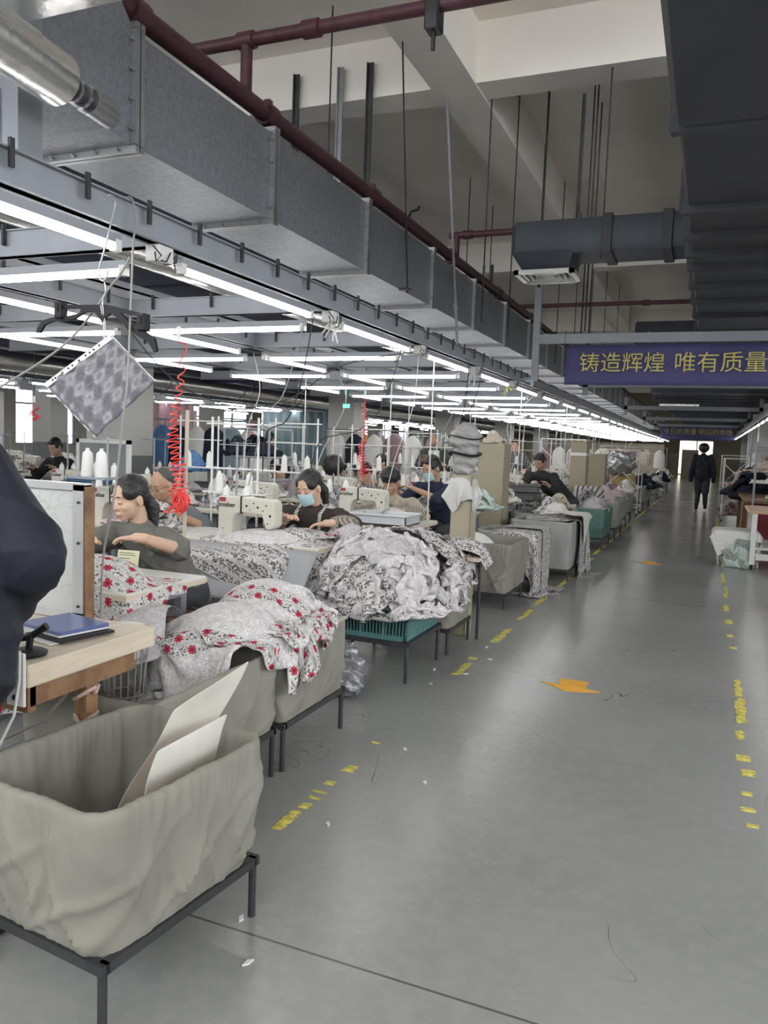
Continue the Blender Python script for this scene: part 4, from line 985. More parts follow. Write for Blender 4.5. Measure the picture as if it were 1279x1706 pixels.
Mx = Matrix.Translation((-1.885, 1.93, .772)) @ Matrix.Rotation(R(-12), 4, 'Z')
O('folder_cover', MB().box(-.12, .1, -.09, .09, .0, .012, Mx, c=.003), mat('blue_plastic', (.10, .14, .32), .35), t, True, 0)
O('folder_pages', MB().box(-.118, .098, -.092, .088, -.006, .0, Mx), white_m, t, True, 0)
t = T('clipboard', 'black clipboard with papers under the blue folder', 'clipboard', (-1.9, 1.92, .751))
O('board', MB().box(-.16, .125, -.105, .09, -.016, -.008, Mx), black_m, t, True, 0); O('paper', MB().box(-.16, .11, -.13, .085, -.020, -.0165, Mx).box(-.15, -.04, -.125, .05, -.008, -.0065, Mx), white_m, t, True, 0)
t = T('black_clamp', 'black round based clamp on the near desk corner', 'clamp', (-1.79, 1.68, .75))
O('clamp_base', MB().lathe([(.055, 0), (.057, .008), (.045, .014), (.02, .018)], 20, o=(-1.79, 1.68, .751)), black_m, t, True); O('clamp_lever', MB().tube([(-1.84, 1.66, .79), (-1.79, 1.69, .80), (-1.745, 1.71, .835)], [.008, .01, .012], 8).cyl((-1.79, 1.685, .76), (-1.785, 1.69, .81), .01, 8), black_m, t, True)
t = T('wicker_bin', 'small slatted wastebasket with a white cup stack under the near desk', 'bin', (-1.98, 2.38, .2))
b = MB(); 
for k in range(18): a = 2*PI*k/18; b.tube([(-1.99+.07*math.cos(a), 2.33+.07*math.sin(a), .42), (-1.99+.09*math.cos(a), 2.33+.09*math.sin(a), .66)], .003, 4)
for z, r in ((.42, .07), (.55, .08), (.66, .09)): b.tube([(-1.99+r*math.cos(2*PI*k/24), 2.33+r*math.sin(2*PI*k/24), z) for k in range(24)], .004, 5, closed=True)
O('bin_slats', b, mat('grey_plastic', (.3, .29, .28), .5), t, True); O('cup_stack', MB().lathe([(.05, 0), (.07, .12), (.072, .125), (.05, .12)], 18, o=(-1.99, 2.33, .555)), white_m, t, True)
tag(O('electric_cable', MB().tube([(-1.72, 1.88, .70), (-1.737, 1.85, .681), (-1.809, 1.84, .574), (-1.86, 1.8, .50), (-1.933, 1.72, .456), (-2.04, 1.7, .296), (-2.1, 1.6, .1)], .006, 7), mat('brown_grey_cord', (.22, .2, .19), .5)), 'grey power cord running down below the near desk', 'cord')
tag(O('electric_cable', MB().tube([(-1.70, 1.57, .80), (-1.69, 1.56, .72), (-1.71, 1.56, .62), (-1.76, 1.55, .52), (-1.82, 1.52, .42), (-1.83, 1.5, .30)], .004, 6), white_m), 'thin white cord looping below the steel plate of the near desk', 'cord')
# hanging things at the left
def wire(pts, r, m, label, name='hanging_wire', cat='wire', group=None, n=7):
    # smooth catmull-rom through points
    P = [np.array(p, float) for p in pts]; out = []
    for i in range(len(P)-1):
        p0 = P[max(i-1, 0)]; p1 = P[i]; p2 = P[i+1]; p3 = P[min(i+2, len(P)-1)]
        for k in range(6):
            t = k/6; out.append(.5*((2*p1)+(-p0+p2)*t+(2*p0-5*p1+4*p2-p3)*t*t+(-p0+3*p1-3*p2+p3)*t**3))
    out.append(P[-1]); o = O(name, MB().tube(out, r, n), m); return tag(o, label, cat, group) if label else o
wire([(-2.051, 2.28, 2.222), (-2.052, 2.28, 2.235), (-2.04, 2.28, 2.245), (-2.018, 2.28, 2.24), (-2.008, 2.28, 2.21), (-2.025, 2.28, 2.15), (-2.048, 2.28, 2.075), (-2.077, 2.28, 1.995), (-2.078, 2.28, 1.962), (-2.063, 2.28, 1.946), (-2.046, 2.28, 1.955), (-2.037, 2.28, 1.985)], .0032, wire_m, 'bent steel S hook hanging from the aisle-side light rail', 'wire_hook', 'hook')
wire([(-2.12, 2.46, 2.295), (-2.085, 2.46, 2.285), (-2.075, 2.47, 2.21), (-2.06, 2.44, 2.13), (-2.00, 2.36, 1.95), (-1.93, 2.27, 1.75), (-1.922, 2.25, 1.575), (-1.939, 2.25, 1.448), (-1.977, 2.25, 1.166), (-2.016, 2.24, .943), (-1.99, 2.2, .6)], .0042, mat('grey_cord', (.28, .27, .26), .5), 'long grey cord hanging past the plastic sleeve to the near desk', 'electric_cable', 'cable')
wire([(-1.983, 2.33, 2.037), (-2.028, 2.33, 1.976), (-2.083, 2.33, 1.925), (-2.138, 2.33, 1.862), (-2.253, 2.33, 1.755), (-2.401, 2.33, 1.667), (-2.7, 2.33, 1.53)], .0045, MATS['grey_cord'], 'grey cord slanting down to the left behind the hanger', 'electric_cable', 'cable')
HY = 2.29
t = T('clip_hanger', 'black plastic clip hanger hooked below the light rail', 'hanger', (-2.07, HY, 1.8))
outl = [(-2.385, 1.768), (-2.368, 1.767), (-2.345, 1.797), (-2.30, 1.81), (-2.20, 1.815), (-2.15, 1.838), (-2.11, 1.84), (-2.085, 1.818), (-2.07, 1.80), (-2.055, 1.818), (-2.03, 1.83), (-2.0, 1.815), (-1.965, 1.785), (-1.90, 1.745), (-1.86, 1.725), (-1.835, 1.69), (-1.823, 1.695), (-1.835, 1.74), (-1.88, 1.765), (-1.94, 1.79), (-1.975, 1.822), (-1.985, 1.832), (-1.885, 1.812), (-1.885, 1.826), (-1.99, 1.85), (-2.05, 1.862), (-2.12, 1.864), (-2.26, 1.868), (-2.26, 1.854), (-2.165, 1.852), (-2.175, 1.835), (-2.22, 1.828), (-2.31, 1.822), (-2.355, 1.812), (-2.38, 1.785)]
O('hanger_frame', MB().prism(outl, HY-.006, HY+.006, axis='y'), black_m, t, True, 0)
for x, z in ((-2.268, 1.852), (-1.886, 1.80)): O('clip', MB().box(x-.016, x+.016, HY-.02, HY+.02, z-.035, z+.025, c=.004).box(x-.006, x+.006, HY-.023, HY-.018, z-.01, z+.015), black_m, t, True, 0); 
O('hook', MB().tube([(-2.071, HY, 1.86), (-2.071, HY, 1.885), (-2.058, HY, 1.905), (-2.058, HY, 1.925), (-2.064, HY, 1.95), (-2.07, HY, 1.957), (-2.076, HY, 1.952)], .0028, 6), wire_m, t, True)
t = T('plastic_sleeve', 'punched clear plastic sleeve holding grey cloth, hanging tilted from the hanger', 'plastic sleeve', (-2.05, 2.3, 1.38))
A, B, C_, D = (-2.35, 2.3, 1.57), (-2.033, 2.3, 1.75), (-1.84, 2.3, 1.59), (-2.11, 2.3, 1.383)
def lerp(a, b, t_): return tuple(a[i]+(b[i]-a[i])*t_ for i in range(3))
Gs = quadsheet(A, B, C_, D, 26, .0, 0); Gs[..., 1] += .004*np.sin(np.arange(26)[:, None]*.9)+.003*np.sin(np.arange(26)[None]*1.3+np.arange(26)[:, None]*.7)
slv = mat('clear_plastic_over_grey_cloth', (.22, .21, .24), .28, fn=lambda v, x, y, z, b: mix(((nz(v, 9, 4, .6, 1.6)-.5).ab()).ss(.0, .05), (.20, .195, .22), (.155, .15, .172)), bump=.5, bscale=16)
fin(O('sleeve_sheet', MB().grid(Gs), slv, t, True, 180), 0, .002)
ax = np.array(B)-np.array(A); bxv = np.array(D)-np.array(A); bxv /= np.linalg.norm(bxv); axn = ax/np.linalg.norm(ax)
st = MB(); s0 = np.array(A)-bxv*.012; s1 = np.array(B)-bxv*.012; e1 = np.array(B)+bxv*.010; e0 = np.array(A)+bxv*.010
off = np.array([0, -.004, 0]); st.add([s0+off, s1+off, e1+off, e0+off, s0-off, s1-off, e1-off, e0-off], [(0, 1, 2, 3), (7, 6, 5, 4), (0, 4, 5, 1), (1, 5, 6, 2), (2, 6, 7, 3), (3, 7, 4, 0)])
O('punched_strip', st, white_m, t, True, 0)
hl = MB()
for f in (.12, .16, .27, .36, .42, .52, .62, .68, .74, .82): p = np.array(A)+ax*f-bxv*.001; hl.cyl(p-np.array([0, .006, 0]), p-np.array([0, .003, 0]), .0038, 8)
O('punched_hole', hl, black_m, t, True)
ed = MB(); 
for a, b in ((B, C_), (A, D)): ed.tube([a, b], .0022, 5)
O('sleeve_edge', ed, white_m, t, True)
O('string', MB().tube([(-2.071, HY-.01, 1.86), (-2.066, 2.29, 1.80), (-2.073, 2.298, 1.745)], .002, 5).tube([(-2.064, HY-.01, 1.87), (-2.058, 2.29, 1.79), (-2.068, 2.298, 1.742)], .002, 5), white_m, t, True)
# ================================================================ PEOPLE
def remesh(mb, vox, it=3, fac=.6, noise_amp=0, nscale=8, seed=0):
    me = mb.mesh('tmp'); o = bpy.data.objects.new('tmp', me); COL.objects.link(o)
    m = o.modifiers.new('r', 'REMESH'); m.mode = 'VOXEL'; m.voxel_size = vox
    if it: s = o.modifiers.new('s', 'SMOOTH'); s.iterations = it; s.factor = fac
    dg = bpy.context.evaluated_depsgraph_get(); e = o.evaluated_get(dg)
    out = bpy.data.meshes.new_from_object(e); bpy.data.objects.remove(o); bpy.data.meshes.remove(me)
    if noise_amp:
        n = len(out.vertices); co = np.empty(n*3, np.float32); out.vertices.foreach_get('co', co); co = co.reshape(-1, 3)
        no = np.array([v.normal for v in out.vertices], np.float32); sd = seed*3.7
        x, y, z = co.T*nscale
        f = (1-np.abs(np.sin(x*1.3+z*1.9+sd+1.3*np.sin(y*1.1+z*.7+sd))))**2+.7*(1-np.abs(np.sin(z*2.3-x*1.1+y*1.7+sd*2+1.1*np.sin(x*1.7))))**2-.6
        co += no*(f*noise_amp)[:, None].astype(np.float32); out.vertices.foreach_set('co', co.ravel()); out.update()
    return out
def skinm(name, c): return mat(name, c, .5, var=.05, vscale=14, spec=.35, **{'Subsurface Weight': .12, 'Subsurface Radius': (.012, .005, .003)})
skin_m = skinm('skin', (.60, .40, .29)); skin2_m = skinm('tanned_skin', (.47, .29, .20)); lip_m = mat('lips', (.42, .17, .14), .45); hair_m = mat('black_hair', (.014, .012, .012), .42, var=.2, vscale=40, bump=.35, bscale=90)
hairg_m = mat('greying_hair', (.07, .065, .06), .6, bump=.3, bscale=120); mask_m = mat('pale_blue_face_mask', (.42, .60, .62), .8, bump=.1, bscale=60)
def vv(*a): return Vector(a)
def ik(S, W_, l1, l2, pole):
    S, W_ = Vector(S), Vector(W_); d = W_-S; L = min(d.length, (l1+l2)*.995); d.normalize()
    a = (l1*l1-l2*l2+L*L)/(2*L); h = math.sqrt(max(l1*l1-a*a, 0)); p = Vector(pole); p = (p-d*p.dot(d)).normalized()
    return S+d*a+p*h, S+d*L
def hand(mb, w, d, n, side, curl=.5, s=1.0):
    """w wrist, d pointing direction, n palm normal (down), side +-1 thumb side"""
    d = Vector(d).normalized(); n = Vector(n); n = (n-d*n.dot(d)).normalized(); t = d.cross(n)*side
    M = Matrix((t, d, n)).transposed().to_4x4()
    P = lambda a, b, c: w+(t*a+d*b+n*c)*s
    mb.cap(P(0, -.01, 0), P(0, .035, 0), .024*s, .026*s, 10)
    for i in range(4): mb.cap(P(-.027+.018*i, .03, .0), P(-.030+.020*i, .085, .002), .013*s, .0115*s, 8)
    for i, L in enumerate((.062, .074, .080, .070)):
        a = -.030+.020*i; spread = (i-1.5)*.06; c = curl*(1+.12*(i % 2)); p = P(a, .085, 0)
        dd = d*math.cos(c*.5)+n*math.sin(c*.5)+t*spread; q = p+dd*(L*.45*s)
        dd2 = d*math.cos(c*1.3)+n*math.sin(c*1.3)+t*spread; q2 = q+dd2*(L*.32*s)
        dd3 = d*math.cos(c*1.8)+n*math.sin(c*1.8)+t*spread; q3 = q2+dd3*(L*.23*s)
        mb.cap(p, q, .0098*s, .009*s, 8); mb.cap(q, q2, .009*s, .0082*s, 8); mb.cap(q2, q3, .0082*s, .0068*s, 8)
    p = P(.022, .02, .006); q = P(.050, .05, .016); q2 = P(.056, .078, .028)
    mb.cap(p, q, .014*s, .0105*s, 8); mb.cap(q, q2, .0105*s, .0085*s, 8)
def person(label, head, pelvis, lw, rw, knees=None, feet=None, yaw=0, pitch=25, hyaw=None, vox=.009, skin=None, top=None, pants=None, sleeve=1.0, shw=.17, lpole=(.6, .3, -1), rpole=(-.6, .3, -1),
           hair='short', mask=False, glasses=False, hd=None, build=1.0, neck=None, hair_mat=None, collar=None, curl=.5, tnoise=.006, name='person', group=None, facial=True, lhd=None, rhd=None):
    """world coordinates; yaw 0 faces -Y (towards the camera end of the hall); l = the person's left"""
    skin = skin or skin_m; head = Vector(head); pelvis = Vector(pelvis); yr = R(yaw)
    base = vv(pelvis.x, pelvis.y, 0 if pelvis.z > .7 or True else 0)
    Rz = Matrix.Rotation(yr, 4, 'Z'); fw = Rz @ vv(0, -1, 0); rt = Rz @ vv(-1, 0, 0); lf = -rt
    H = Matrix.Translation(head) @ Matrix.Rotation(R(hyaw if hyaw is not None else yaw), 4, 'Z') @ Matrix.Rotation(R(pitch), 4, 'X')
    h = lambda x, y, z: H @ vv(x, y, z)
    nb = Vector(neck) if neck is not None else head-fw*.075+vv(0, 0, -.165)
    sL = nb+lf*shw+vv(0, 0, -.045); sR = nb+rt*shw+vv(0, 0, -.045)
    eL, wL = ik(sL, lw, .28*build, .245*build, lpole); eR, wR = ik(sR, rw, .28*build, .245*build, rpole)
    t = T(name, label, 'person', base, 0, group)
    chest = nb*.62+pelvis*.38; waist = nb*.3+pelvis*.7
    HR = H.to_3x3().to_4x4()
    def headparts(b):
        def E(x, y, z, a, c, e, n=20, m=14): b.ell(h(x, y, z), (a, c, e), n, m, HR)
        E(0, .012, .032, .075, .092, .088); E(0, -.018, -.03, .061, .070, .078); E(0, -.055, -.088, .026, .024, .021)
        E(.034, -.052, -.028, .026, .028, .026); E(-.034, -.052, -.028, .026, .028, .026); E(0, -.045, -.06, .042, .040, .035)
        b.cap(h(0, -.080, .010), h(0, -.099, -.026), .0085, .0120, 10); E(.011, -.089, -.030, .0095, .010, .008, 10, 8); E(-.011, -.089, -.030, .0095, .010, .008, 10, 8)
        b.cap(h(-.036, -.071, .030), h(.036, -.071, .030), .012, .012, 8)
        for s in (-1, 1):
            E(s*.031, -.072, .006, .0155, .013, .0115, 12, 8); E(s*.077, .012, -.012, .009, .02, .032, 12, 8)
        E(0, -.084, -.060, .023, .0105, .0058, 12, 8); E(0, -.083, -.070, .019, .0105, .0065, 12, 8)
    b = MB(); headparts(b)
    b.cap(h(0, .025, -.06), nb+vv(0, 0, -.01), .050, .054, 14); b.cap(nb+vv(0, 0, -.02), chest, .07, .10)
    b.cap(sL-lf*.03, sR+lf*.03, .052, .052); 
    for (s, e, w) in ((sL, eL, wL), (sR, eR, wR)): b.cap(s, e, .046*build, .038*build); b.cap(e, w, .038*build, .025*build)
    ld = lhd or (wL-eL); rd = rhd or (wR-eR)
    hand(b, wL, ld, (0, 0, -1), -1, curl); hand(b, wR, rd, (0, 0, -1), 1, curl)
    b.cap(chest+lf*.05, waist+lf*.04, .10*build, .095*build); b.cap(chest-lf*.05, waist-lf*.04, .10*build, .095*build); b.cap(waist, pelvis, .12*build, .125*build); b.cap(pelvis-lf*.06, pelvis+lf*.06, .11, .11)
    kn = knees or [pelvis+fw*.40+lf*.10+vv(0, 0, .0), pelvis+fw*.40-lf*.10+vv(0, 0, .0)]
    ft = feet or [vv((k+fw*.02).x, (k+fw*.02).y, .085) for k in kn]
    for s, k, f in ((1, kn[0], ft[0]), (-1, kn[1], ft[1])):
        k = Vector(k); f = Vector(f); hp = pelvis+lf*s*.085
        b.cap(hp, k, .078*build, .056*build); b.cap(k, f, .054*build, .036); b.cap(f-vv(0, 0, .04), f+fw*.13-vv(0, 0, .052), .034, .03)
    body = remesh(b, vox, 2, .5); o = O('body', body, skin, t, True, 180)
    bv = BVHTree.FromPolygons([v.co+t.location for v in body.vertices], [p.vertices[:] for p in body.polygons])
    # clothes
    g = MB(); k = .016
    g.cap(nb+vv(0, 0, -.035)-fw*.0, chest, .085+k, .115+k); g.cap(sL-lf*.02, sR+lf*.02, .058+k*.6, .058+k*.6, 14)
    g.cap(chest+lf*.06, waist+lf*.05, .108*build+k, .105*build+k); g.cap(chest-lf*.06, waist-lf*.05, .108*build+k, .105*build+k)
    g.cap(waist, pelvis, .14*build+k, .145*build+k); g.cap(pelvis-lf*.05, pelvis+lf*.05, .125+k, .125+k)
    slv = sleeve if hasattr(sleeve, '__len__') else (sleeve, sleeve)
    for (s, e, w, q) in ((sL, eL, wL, slv[0]), (sR, eR, wR, slv[1])):
        g.cap(s, e, .060*build+k, .048*build+k)
        if q > .05: g.tube([e, e+(w-e)*q*.5, e+(w-e)*q], [.047*build+k, .041*build+k*.9, .034+k*.7], 14)
    tm = remesh(g, vox*1.15, 3, .6, tnoise, 13, len(label)); o = O('top', tm, top, t, True, 180)
    if collar is not None:
        C0 = nb+vv(0, 0, .012)+fw*.012; pts = [C0+(lf*math.cos(a)*.068+fw*math.sin(a)*.066)+vv(0, 0, -.02*math.sin(a)) for a in np.linspace(0, 2*PI, 24, endpoint=False)]
        O('collar', MB().tube(pts, .011, 8, closed=True), collar, t, True, 180)
    if pants is not None:
        g = MB()
        for s, kk, f in ((1, kn[0], ft[0]), (-1, kn[1], ft[1])):
            kk = Vector(kk); f = Vector(f); hp = pelvis+lf*s*.085; g.cap(hp, kk, .098*build, .075*build); g.tube([kk, f+(kk-f)*.5, f+(kk-f)*.08], [.074, .066, .056], 14)
        g.cap(pelvis-lf*.07, pelvis+lf*.07, .128, .128)
        O('trousers', remesh(g, vox*1.3, 3, .6, .004, 9, 2), pants, t, True, 180)
        g = MB()
        for f in ft: f = Vector(f); g.cap(f-vv(0, 0, .035)-fw*.02, f+fw*.14-vv(0, 0, .048), .044, .037); g.cap(f-vv(0, 0, .03), f+vv(0, 0, .03), .045, .045)
        mm = remesh(g, vox*1.2, 1, .5); O('shoes', mm, black_m, t, True, 180)
    # hair
    hm = hair_mat or hair_m; g = MB()
    def E(x, y, z, a, c, e): g.ell(h(x, y, z), (a, c, e), 20, 14, HR)
    if hair == 'short': E(0, .026, .052, .0805, .093, .083); E(0, .052, .005, .081, .068, .08); E(.05, .0, .03, .032, .05, .045); E(-.05, .0, .03, .032, .05, .045); E(-.03, -.035, .092, .035, .03, .022); E(.02, -.04, .090, .04, .03, .022)
    elif hair == 'thick': E(0, .012, .056, .089, .104, .088); E(0, .05, .01, .084, .07, .085); E(0, -.05, .078, .062, .045, .035)
    elif hair == 'thin': E(0, .035, .050, .080, .085, .078); E(0, .055, .0, .076, .058, .07)
    elif hair in ('tail', 'bun'):
        E(0, .026, .046, .084, .098, .086); E(.052, -.012, .045, .033, .055, .047); E(-.052, -.012, .045, .033, .055, .047); E(0, .06, .01, .074, .06, .07)
        if hair == 'tail': g.cap(h(0, .10, -.01), h(.01, .125, -.09), .034, .04); g.cap(h(.01, .125, -.09), h(.02, .10, -.19), .038, .022)
        else: E(0, .115, .03, .04, .035, .04)
    elif hair == 'curly': E(0, .02, .035, .135, .132, .122); E(0, .06, -.03, .1, .07, .07)
    elif hair == 'back': E(0, .0, .035, .088, .104, .094); E(0, -.04, -.03, .075, .065, .09)
    O('hair', remesh(g, vox*.9, 2, .5, .0022 if hair != 'curly' else .006, 60, 1), hm, t, True, 180)
    if facial:
        def onface(x, z, push=0.0):
            o_ = h(x, -.25, z); d_ = (H.to_3x3() @ vv(0, 1, 0)); r = bv.ray_cast(o_, d_)
            return (r[0] if r[0] is not None else h(x, -.09, z))-d_*push
        for s in (-1, 1):
            eb = MB(); la = MB()
            eb.tube([onface(s*x, z, .001) for x, z in ((.014, .030), (.026, .034), (.038, .033), (.048, .027))], [.0022, .0032, .0028, .0014], 6)
            la.tube([onface(s*x, z, .0006) for x, z in ((.017, -.001), (.025, -.0045), (.034, -.0045), (.043, .0005))], [.0012, .0020, .0020, .0012], 6)
            la.tube([onface(s*x, z, .0) for x, z in ((.019, .013), (.029, .016), (.041, .012))], [.0006, .0011, .0006], 5)
            O('eyebrow', eb, hm, t, True, 180); O('eyelid_line', la, hm, t, True, 180)
        if not mask: 
            lp = MB(); lp.tube([onface(x, z, .0002) for x, z in ((-.022, -.0645), (-.011, -.062), (0, -.063), (.011, -.062), (.022, -.0645))], [.0010, .0026, .0022, .0026, .0010], 8)
            lp.tube([onface(x, z, .0002) for x, z in ((-.016, -.069), (0, -.071), (.016, -.069))], [.0012, .0032, .0012], 8); O('lips', lp, lip_m, t, True, 180)
    if mask:
        n = 14; G = np.zeros((10, n, 3))
        for i in range(10):
            for j in range(n):
                u = (j/(n-1)-.5)*2; v = i/9; z = .004-v*.105+.012*abs(u)*(1-2*v)*-1; x = u*.066; y = -.112+.050*u*u+.012*abs(v-.35)+(.02*(v-.8) if v > .8 else 0); y = max(y, -.115)
                if abs(u) > .9: y += .006
                G[i, j] = h(x, y-.004+.0015*math.sin(v*28), z)
        mo = O('face_mask', MB().grid(G), mask_m, t, True, 180); fin(mo, 1, .002)
        O('ear_loop', MB().tube([h(.064, -.066, -.004), h(.078, -.02, .012), h(.085, .03, .0)], .0015, 5).tube([h(-.064, -.066, -.004), h(-.078, -.02, .012), h(-.085, .03, .0)], .0015, 5), white_m, t, True)
    if glasses:
        g = MB()
        for s in (-1, 1): g.tube([h(s*.032+.021*math.cos(a), -.098, .004+.015*math.sin(a)) for a in np.linspace(0, 2*PI, 18, endpoint=False)], .0012, 5, closed=True); g.tube([h(s*.053, -.097, .008), h(s*.08, .0, .006)], .0012, 5)
        g.tube([h(-.011, -.1, .006), h(.011, -.1, .006)], .0012, 5); O('glasses', g, iron_m, t, True)
    t['_j'] = 0; del t['_j']
    return t, dict(h=h, H=H, sL=sL, sR=sR, eL=eL, eR=eR, wL=wL, wR=wR, nb=nb, chest=chest, waist=waist, fw=fw, lf=lf, bv=bv)
sweat_m = mat('olive_grey_sweater', (.15, .145, .13), .9, var=.08, vscale=20, bump=.25, bscale=180, spec=.15)
jean_m = mat('dark_trousers', (.04, .042, .05), .85, bump=.1)
tee_m = mat('slate_grey_tshirt', (.13, .145, .15), .9, bump=.15, bscale=90)
brown_m = mat('dark_brown_sweater', (.055, .042, .038), .9, bump=.3, bscale=200, spec=.15)
def plaid(v, x, y, z, b):
    g = ((x*62+z*40).fr().gt(.6)).mx((z*62-x*40+y*40).fr().gt(.6)); return mix(g, (.055, .045, .04), (.38, .34, .28))
plaid_m = mat('small_checked_sleeve', fn=plaid, rough=.9)
cardi_m = mat('oatmeal_cardigan', (.42, .38, .31), .9, var=.12, vscale=30, bump=.4, bscale=120, spec=.1)
navy_m = mat('navy_sweater', (.028, .034, .06), .85, bump=.2, bscale=120, spec=.2)
coat_m = mat('black_padded_fabric', (.014, .017, .028), .7, var=.1, bump=.15, bscale=25, spec=.35)
blk_m = mat('black_jersey', (.018, .02, .02), .85); stripe_m = mat('striped_pink_top', fn=lambda v, x, y, z, b: mix((x*28+y*5).fr().gt(.6), (.42, .36, .36), (.10, .09, .11)), rough=.9)
flor_m = mat('small_floral_top', fn=lambda v, x, y, z, b: mix(vor(v, 60).lt(.3), (.45, .38, .38), (.14, .10, .11)), rough=.9)
grns_m = mat('dark_green_work_shirt', (.05, .065, .055), .85); pld2_m = mat('grey_plaid_shirt', fn=lambda v, x, y, z, b: mix((x*22).fr().gt(.6).mx((z*22).fr().gt(.6)), (.30, .30, .30), (.07, .07, .08)), rough=.9)
# woman at the first table
t, J = person('woman in an olive-grey sweater with black ponytail reaching across the first sewing table', (-2.84, 3.35, 1.055), (-2.72, 3.62, .52), (-2.48, 3.02, .905), (-2.80, 3.0, .87),
              yaw=-6, hyaw=-16, pitch=14, vox=.0065, top=sweat_m, pants=jean_m, sleeve=(.0, .8), shw=.165, lpole=(1, -.1, -.25), rpole=(-1, .2, -.5), hair='tail', collar=sweat_m, curl=.45, lhd=Vector((-1, -.12, -.02)), tnoise=.009)
O('bracelet', MB().tube([J['wL']+(J['eL']-J['wL']).normalized()*.045+Vector((0, math.cos(a)*.034, math.sin(a)*.034)) for a in np.linspace(0, 2*PI, 20, endpoint=False)], .0022, 6, closed=True), mat('gold', (.6, .42, .12), .25, .9), t, True)
# balding man with glasses
person('balding man in glasses and a slate T-shirt behind the red coiled hose', (-3.80, 4.85, 1.02), (-3.68, 5.12, .52), (-3.50, 4.62, .84), (-3.86, 4.50, .84), yaw=-4, hyaw=-14, pitch=24, vox=.009, skin=skin2_m, top=tee_m, pants=jean_m, sleeve=.15, hair='thin', hair_mat=hairg_m, glasses=True, shw=.19, lpole=(1, .2, -.5))
# masked woman with apron straps
t, J = person('woman in a pale blue face mask and dark brown top with checked apron straps', (-2.62, 4.98, 1.065), (-2.52, 5.2, .52), (-2.27, 4.63, .865), (-2.60, 4.60, .875), yaw=4, hyaw=-12, pitch=26, vox=.0075, top=brown_m, pants=jean_m, sleeve=.9, hair='tail', mask=True, shw=.19, build=1.06, lpole=(1, -.2, -.2), lhd=Vector((-1, -.3, -.1)), rpole=(-1, .2, -.5), collar=brown_m)
strap_m = mat('black_and_white_checked_strap', fn=lambda v, x, y, z, b: mix((x*70).fr().gt(.75).mx((z*70).fr().gt(.75)), (.7, .7, .66), (.05, .06, .06)), rough=.8)
for s in (-1, 1):
    p0 = J['nb']+J['lf']*s*.095+Vector((0, .03, .035)); b = MB(); pts = []
    for k in range(8):
        q = k/7; src = p0+Vector((0, -.3, -.01-.30*q)); r = J['bv'].ray_cast(src, Vector((0, 1, 0))); y = (r[0].y if r[0] is not None else p0.y)-.034; pts.append((p0.x-.01*s*q, y, src.z))
    pts = [(p0.x, p0.y-.01, p0.z+.012)]+pts; A = np.array([[(x-.014, y, z), (x+.014, y, z)] for x, y, z in pts]); o = O('apron_strap', MB().grid(A), strap_m, t, True, 180); fin(o, 0, .004)
for e, w in ((J['eL'], J['wL']), (J['eR'], J['wR'])): g = MB(); g.tube([e+(w-e)*-.12, e+(w-e)*.2, e+(w-e)*.6, e+(w-e)*.93], [.052, .068, .062, .042], 16); O('sleeve_cover', remesh(g, .008, 2, .5, .005, 16, 3), plaid_m, t, True, 180)
t, J = person('short-haired worker in an oatmeal cardigan bent over the second row table', (-2.64, 6.58, 1.06), (-2.46, 6.84, .52), (-2.44, 6.30, .83), (-2.62, 6.28, .82), yaw=2, hyaw=6, pitch=26, vox=.009, top=cardi_m, pants=jean_m, sleeve=.95, hair='thick', shw=.19, skin=skin2_m, lpole=(1, -.1, -.4), rpole=(-1, -.1, -.4))
for e, w in ((J['eL'], J['wL']), (J['eR'], J['wR'])): g = MB(); g.tube([e+(w-e)*-.12, e+(w-e)*.2, e+(w-e)*.6, e+(w-e)*.93], [.055, .072, .066, .042], 16); O('sleeve_cover', remesh(g, .01, 2, .5, .005, 16, 3), plaid_m, t, True, 180)
person('masked man in a navy sweater reaching left with a bare forearm', (-2.52, 7.35, 1.17), (-2.31, 7.62, .56), (-2.60, 7.12, .97), (-2.82, 7.2, .96), yaw=-18, hyaw=-28, pitch=26, vox=.0095, top=navy_m, pants=jean_m, sleeve=.1, hair='short', mask=True, shw=.2, lpole=(1, -.3, -.4), skin=skin2_m, collar=navy_m)
person('man in a black jersey leaning over a table past the cardboard pillars', (-2.24, 11.3, 1.22), (-1.9, 11.7, .62), (-2.05, 11.05, .9), (-2.35, 11.0, .88), yaw=-15, pitch=38, vox=.012, top=blk_m, pants=jean_m, sleeve=.9, hair='short', shw=.2, skin=skin2_m)
person('woman in a small-floral top bent low beside the grey metal rack', (-4.75, 8.2, 1.05), (-4.6, 8.45, .52), (-4.6, 7.9, .86), (-4.85, 7.9, .86), yaw=0, hyaw=-20, pitch=40, vox=.011, top=flor_m, pants=jean_m, hair='tail')
person('woman in a striped pink top at the fourth row, right of the second column', (-3.62, 8.2, 1.05), (-3.5, 8.45, .52), (-3.45, 7.9, .86), (-3.7, 7.9, .86), yaw=0, hyaw=-14, pitch=28, vox=.011, top=stripe_m, pants=jean_m, hair='bun')
person('woman with long dark hair seen above the striped pink top', (-4.13, 9.9, 1.13), (-4.0, 10.1, .52), (-3.95, 9.6, .86), (-4.2, 9.6, .86), yaw=0, hyaw=-40, pitch=10, vox=.012, top=blk_m, pants=jean_m, hair='tail')
person('dark-haired worker with head bowed in front of the second column', (-4.05, 8.3, 1.09), (-3.98, 8.7, .52), (-3.8, 8.1, .86), (-4.1, 8.1, .86), yaw=0, pitch=62, vox=.011, top=pr_white, pants=jean_m, hair='curly', facial=False)
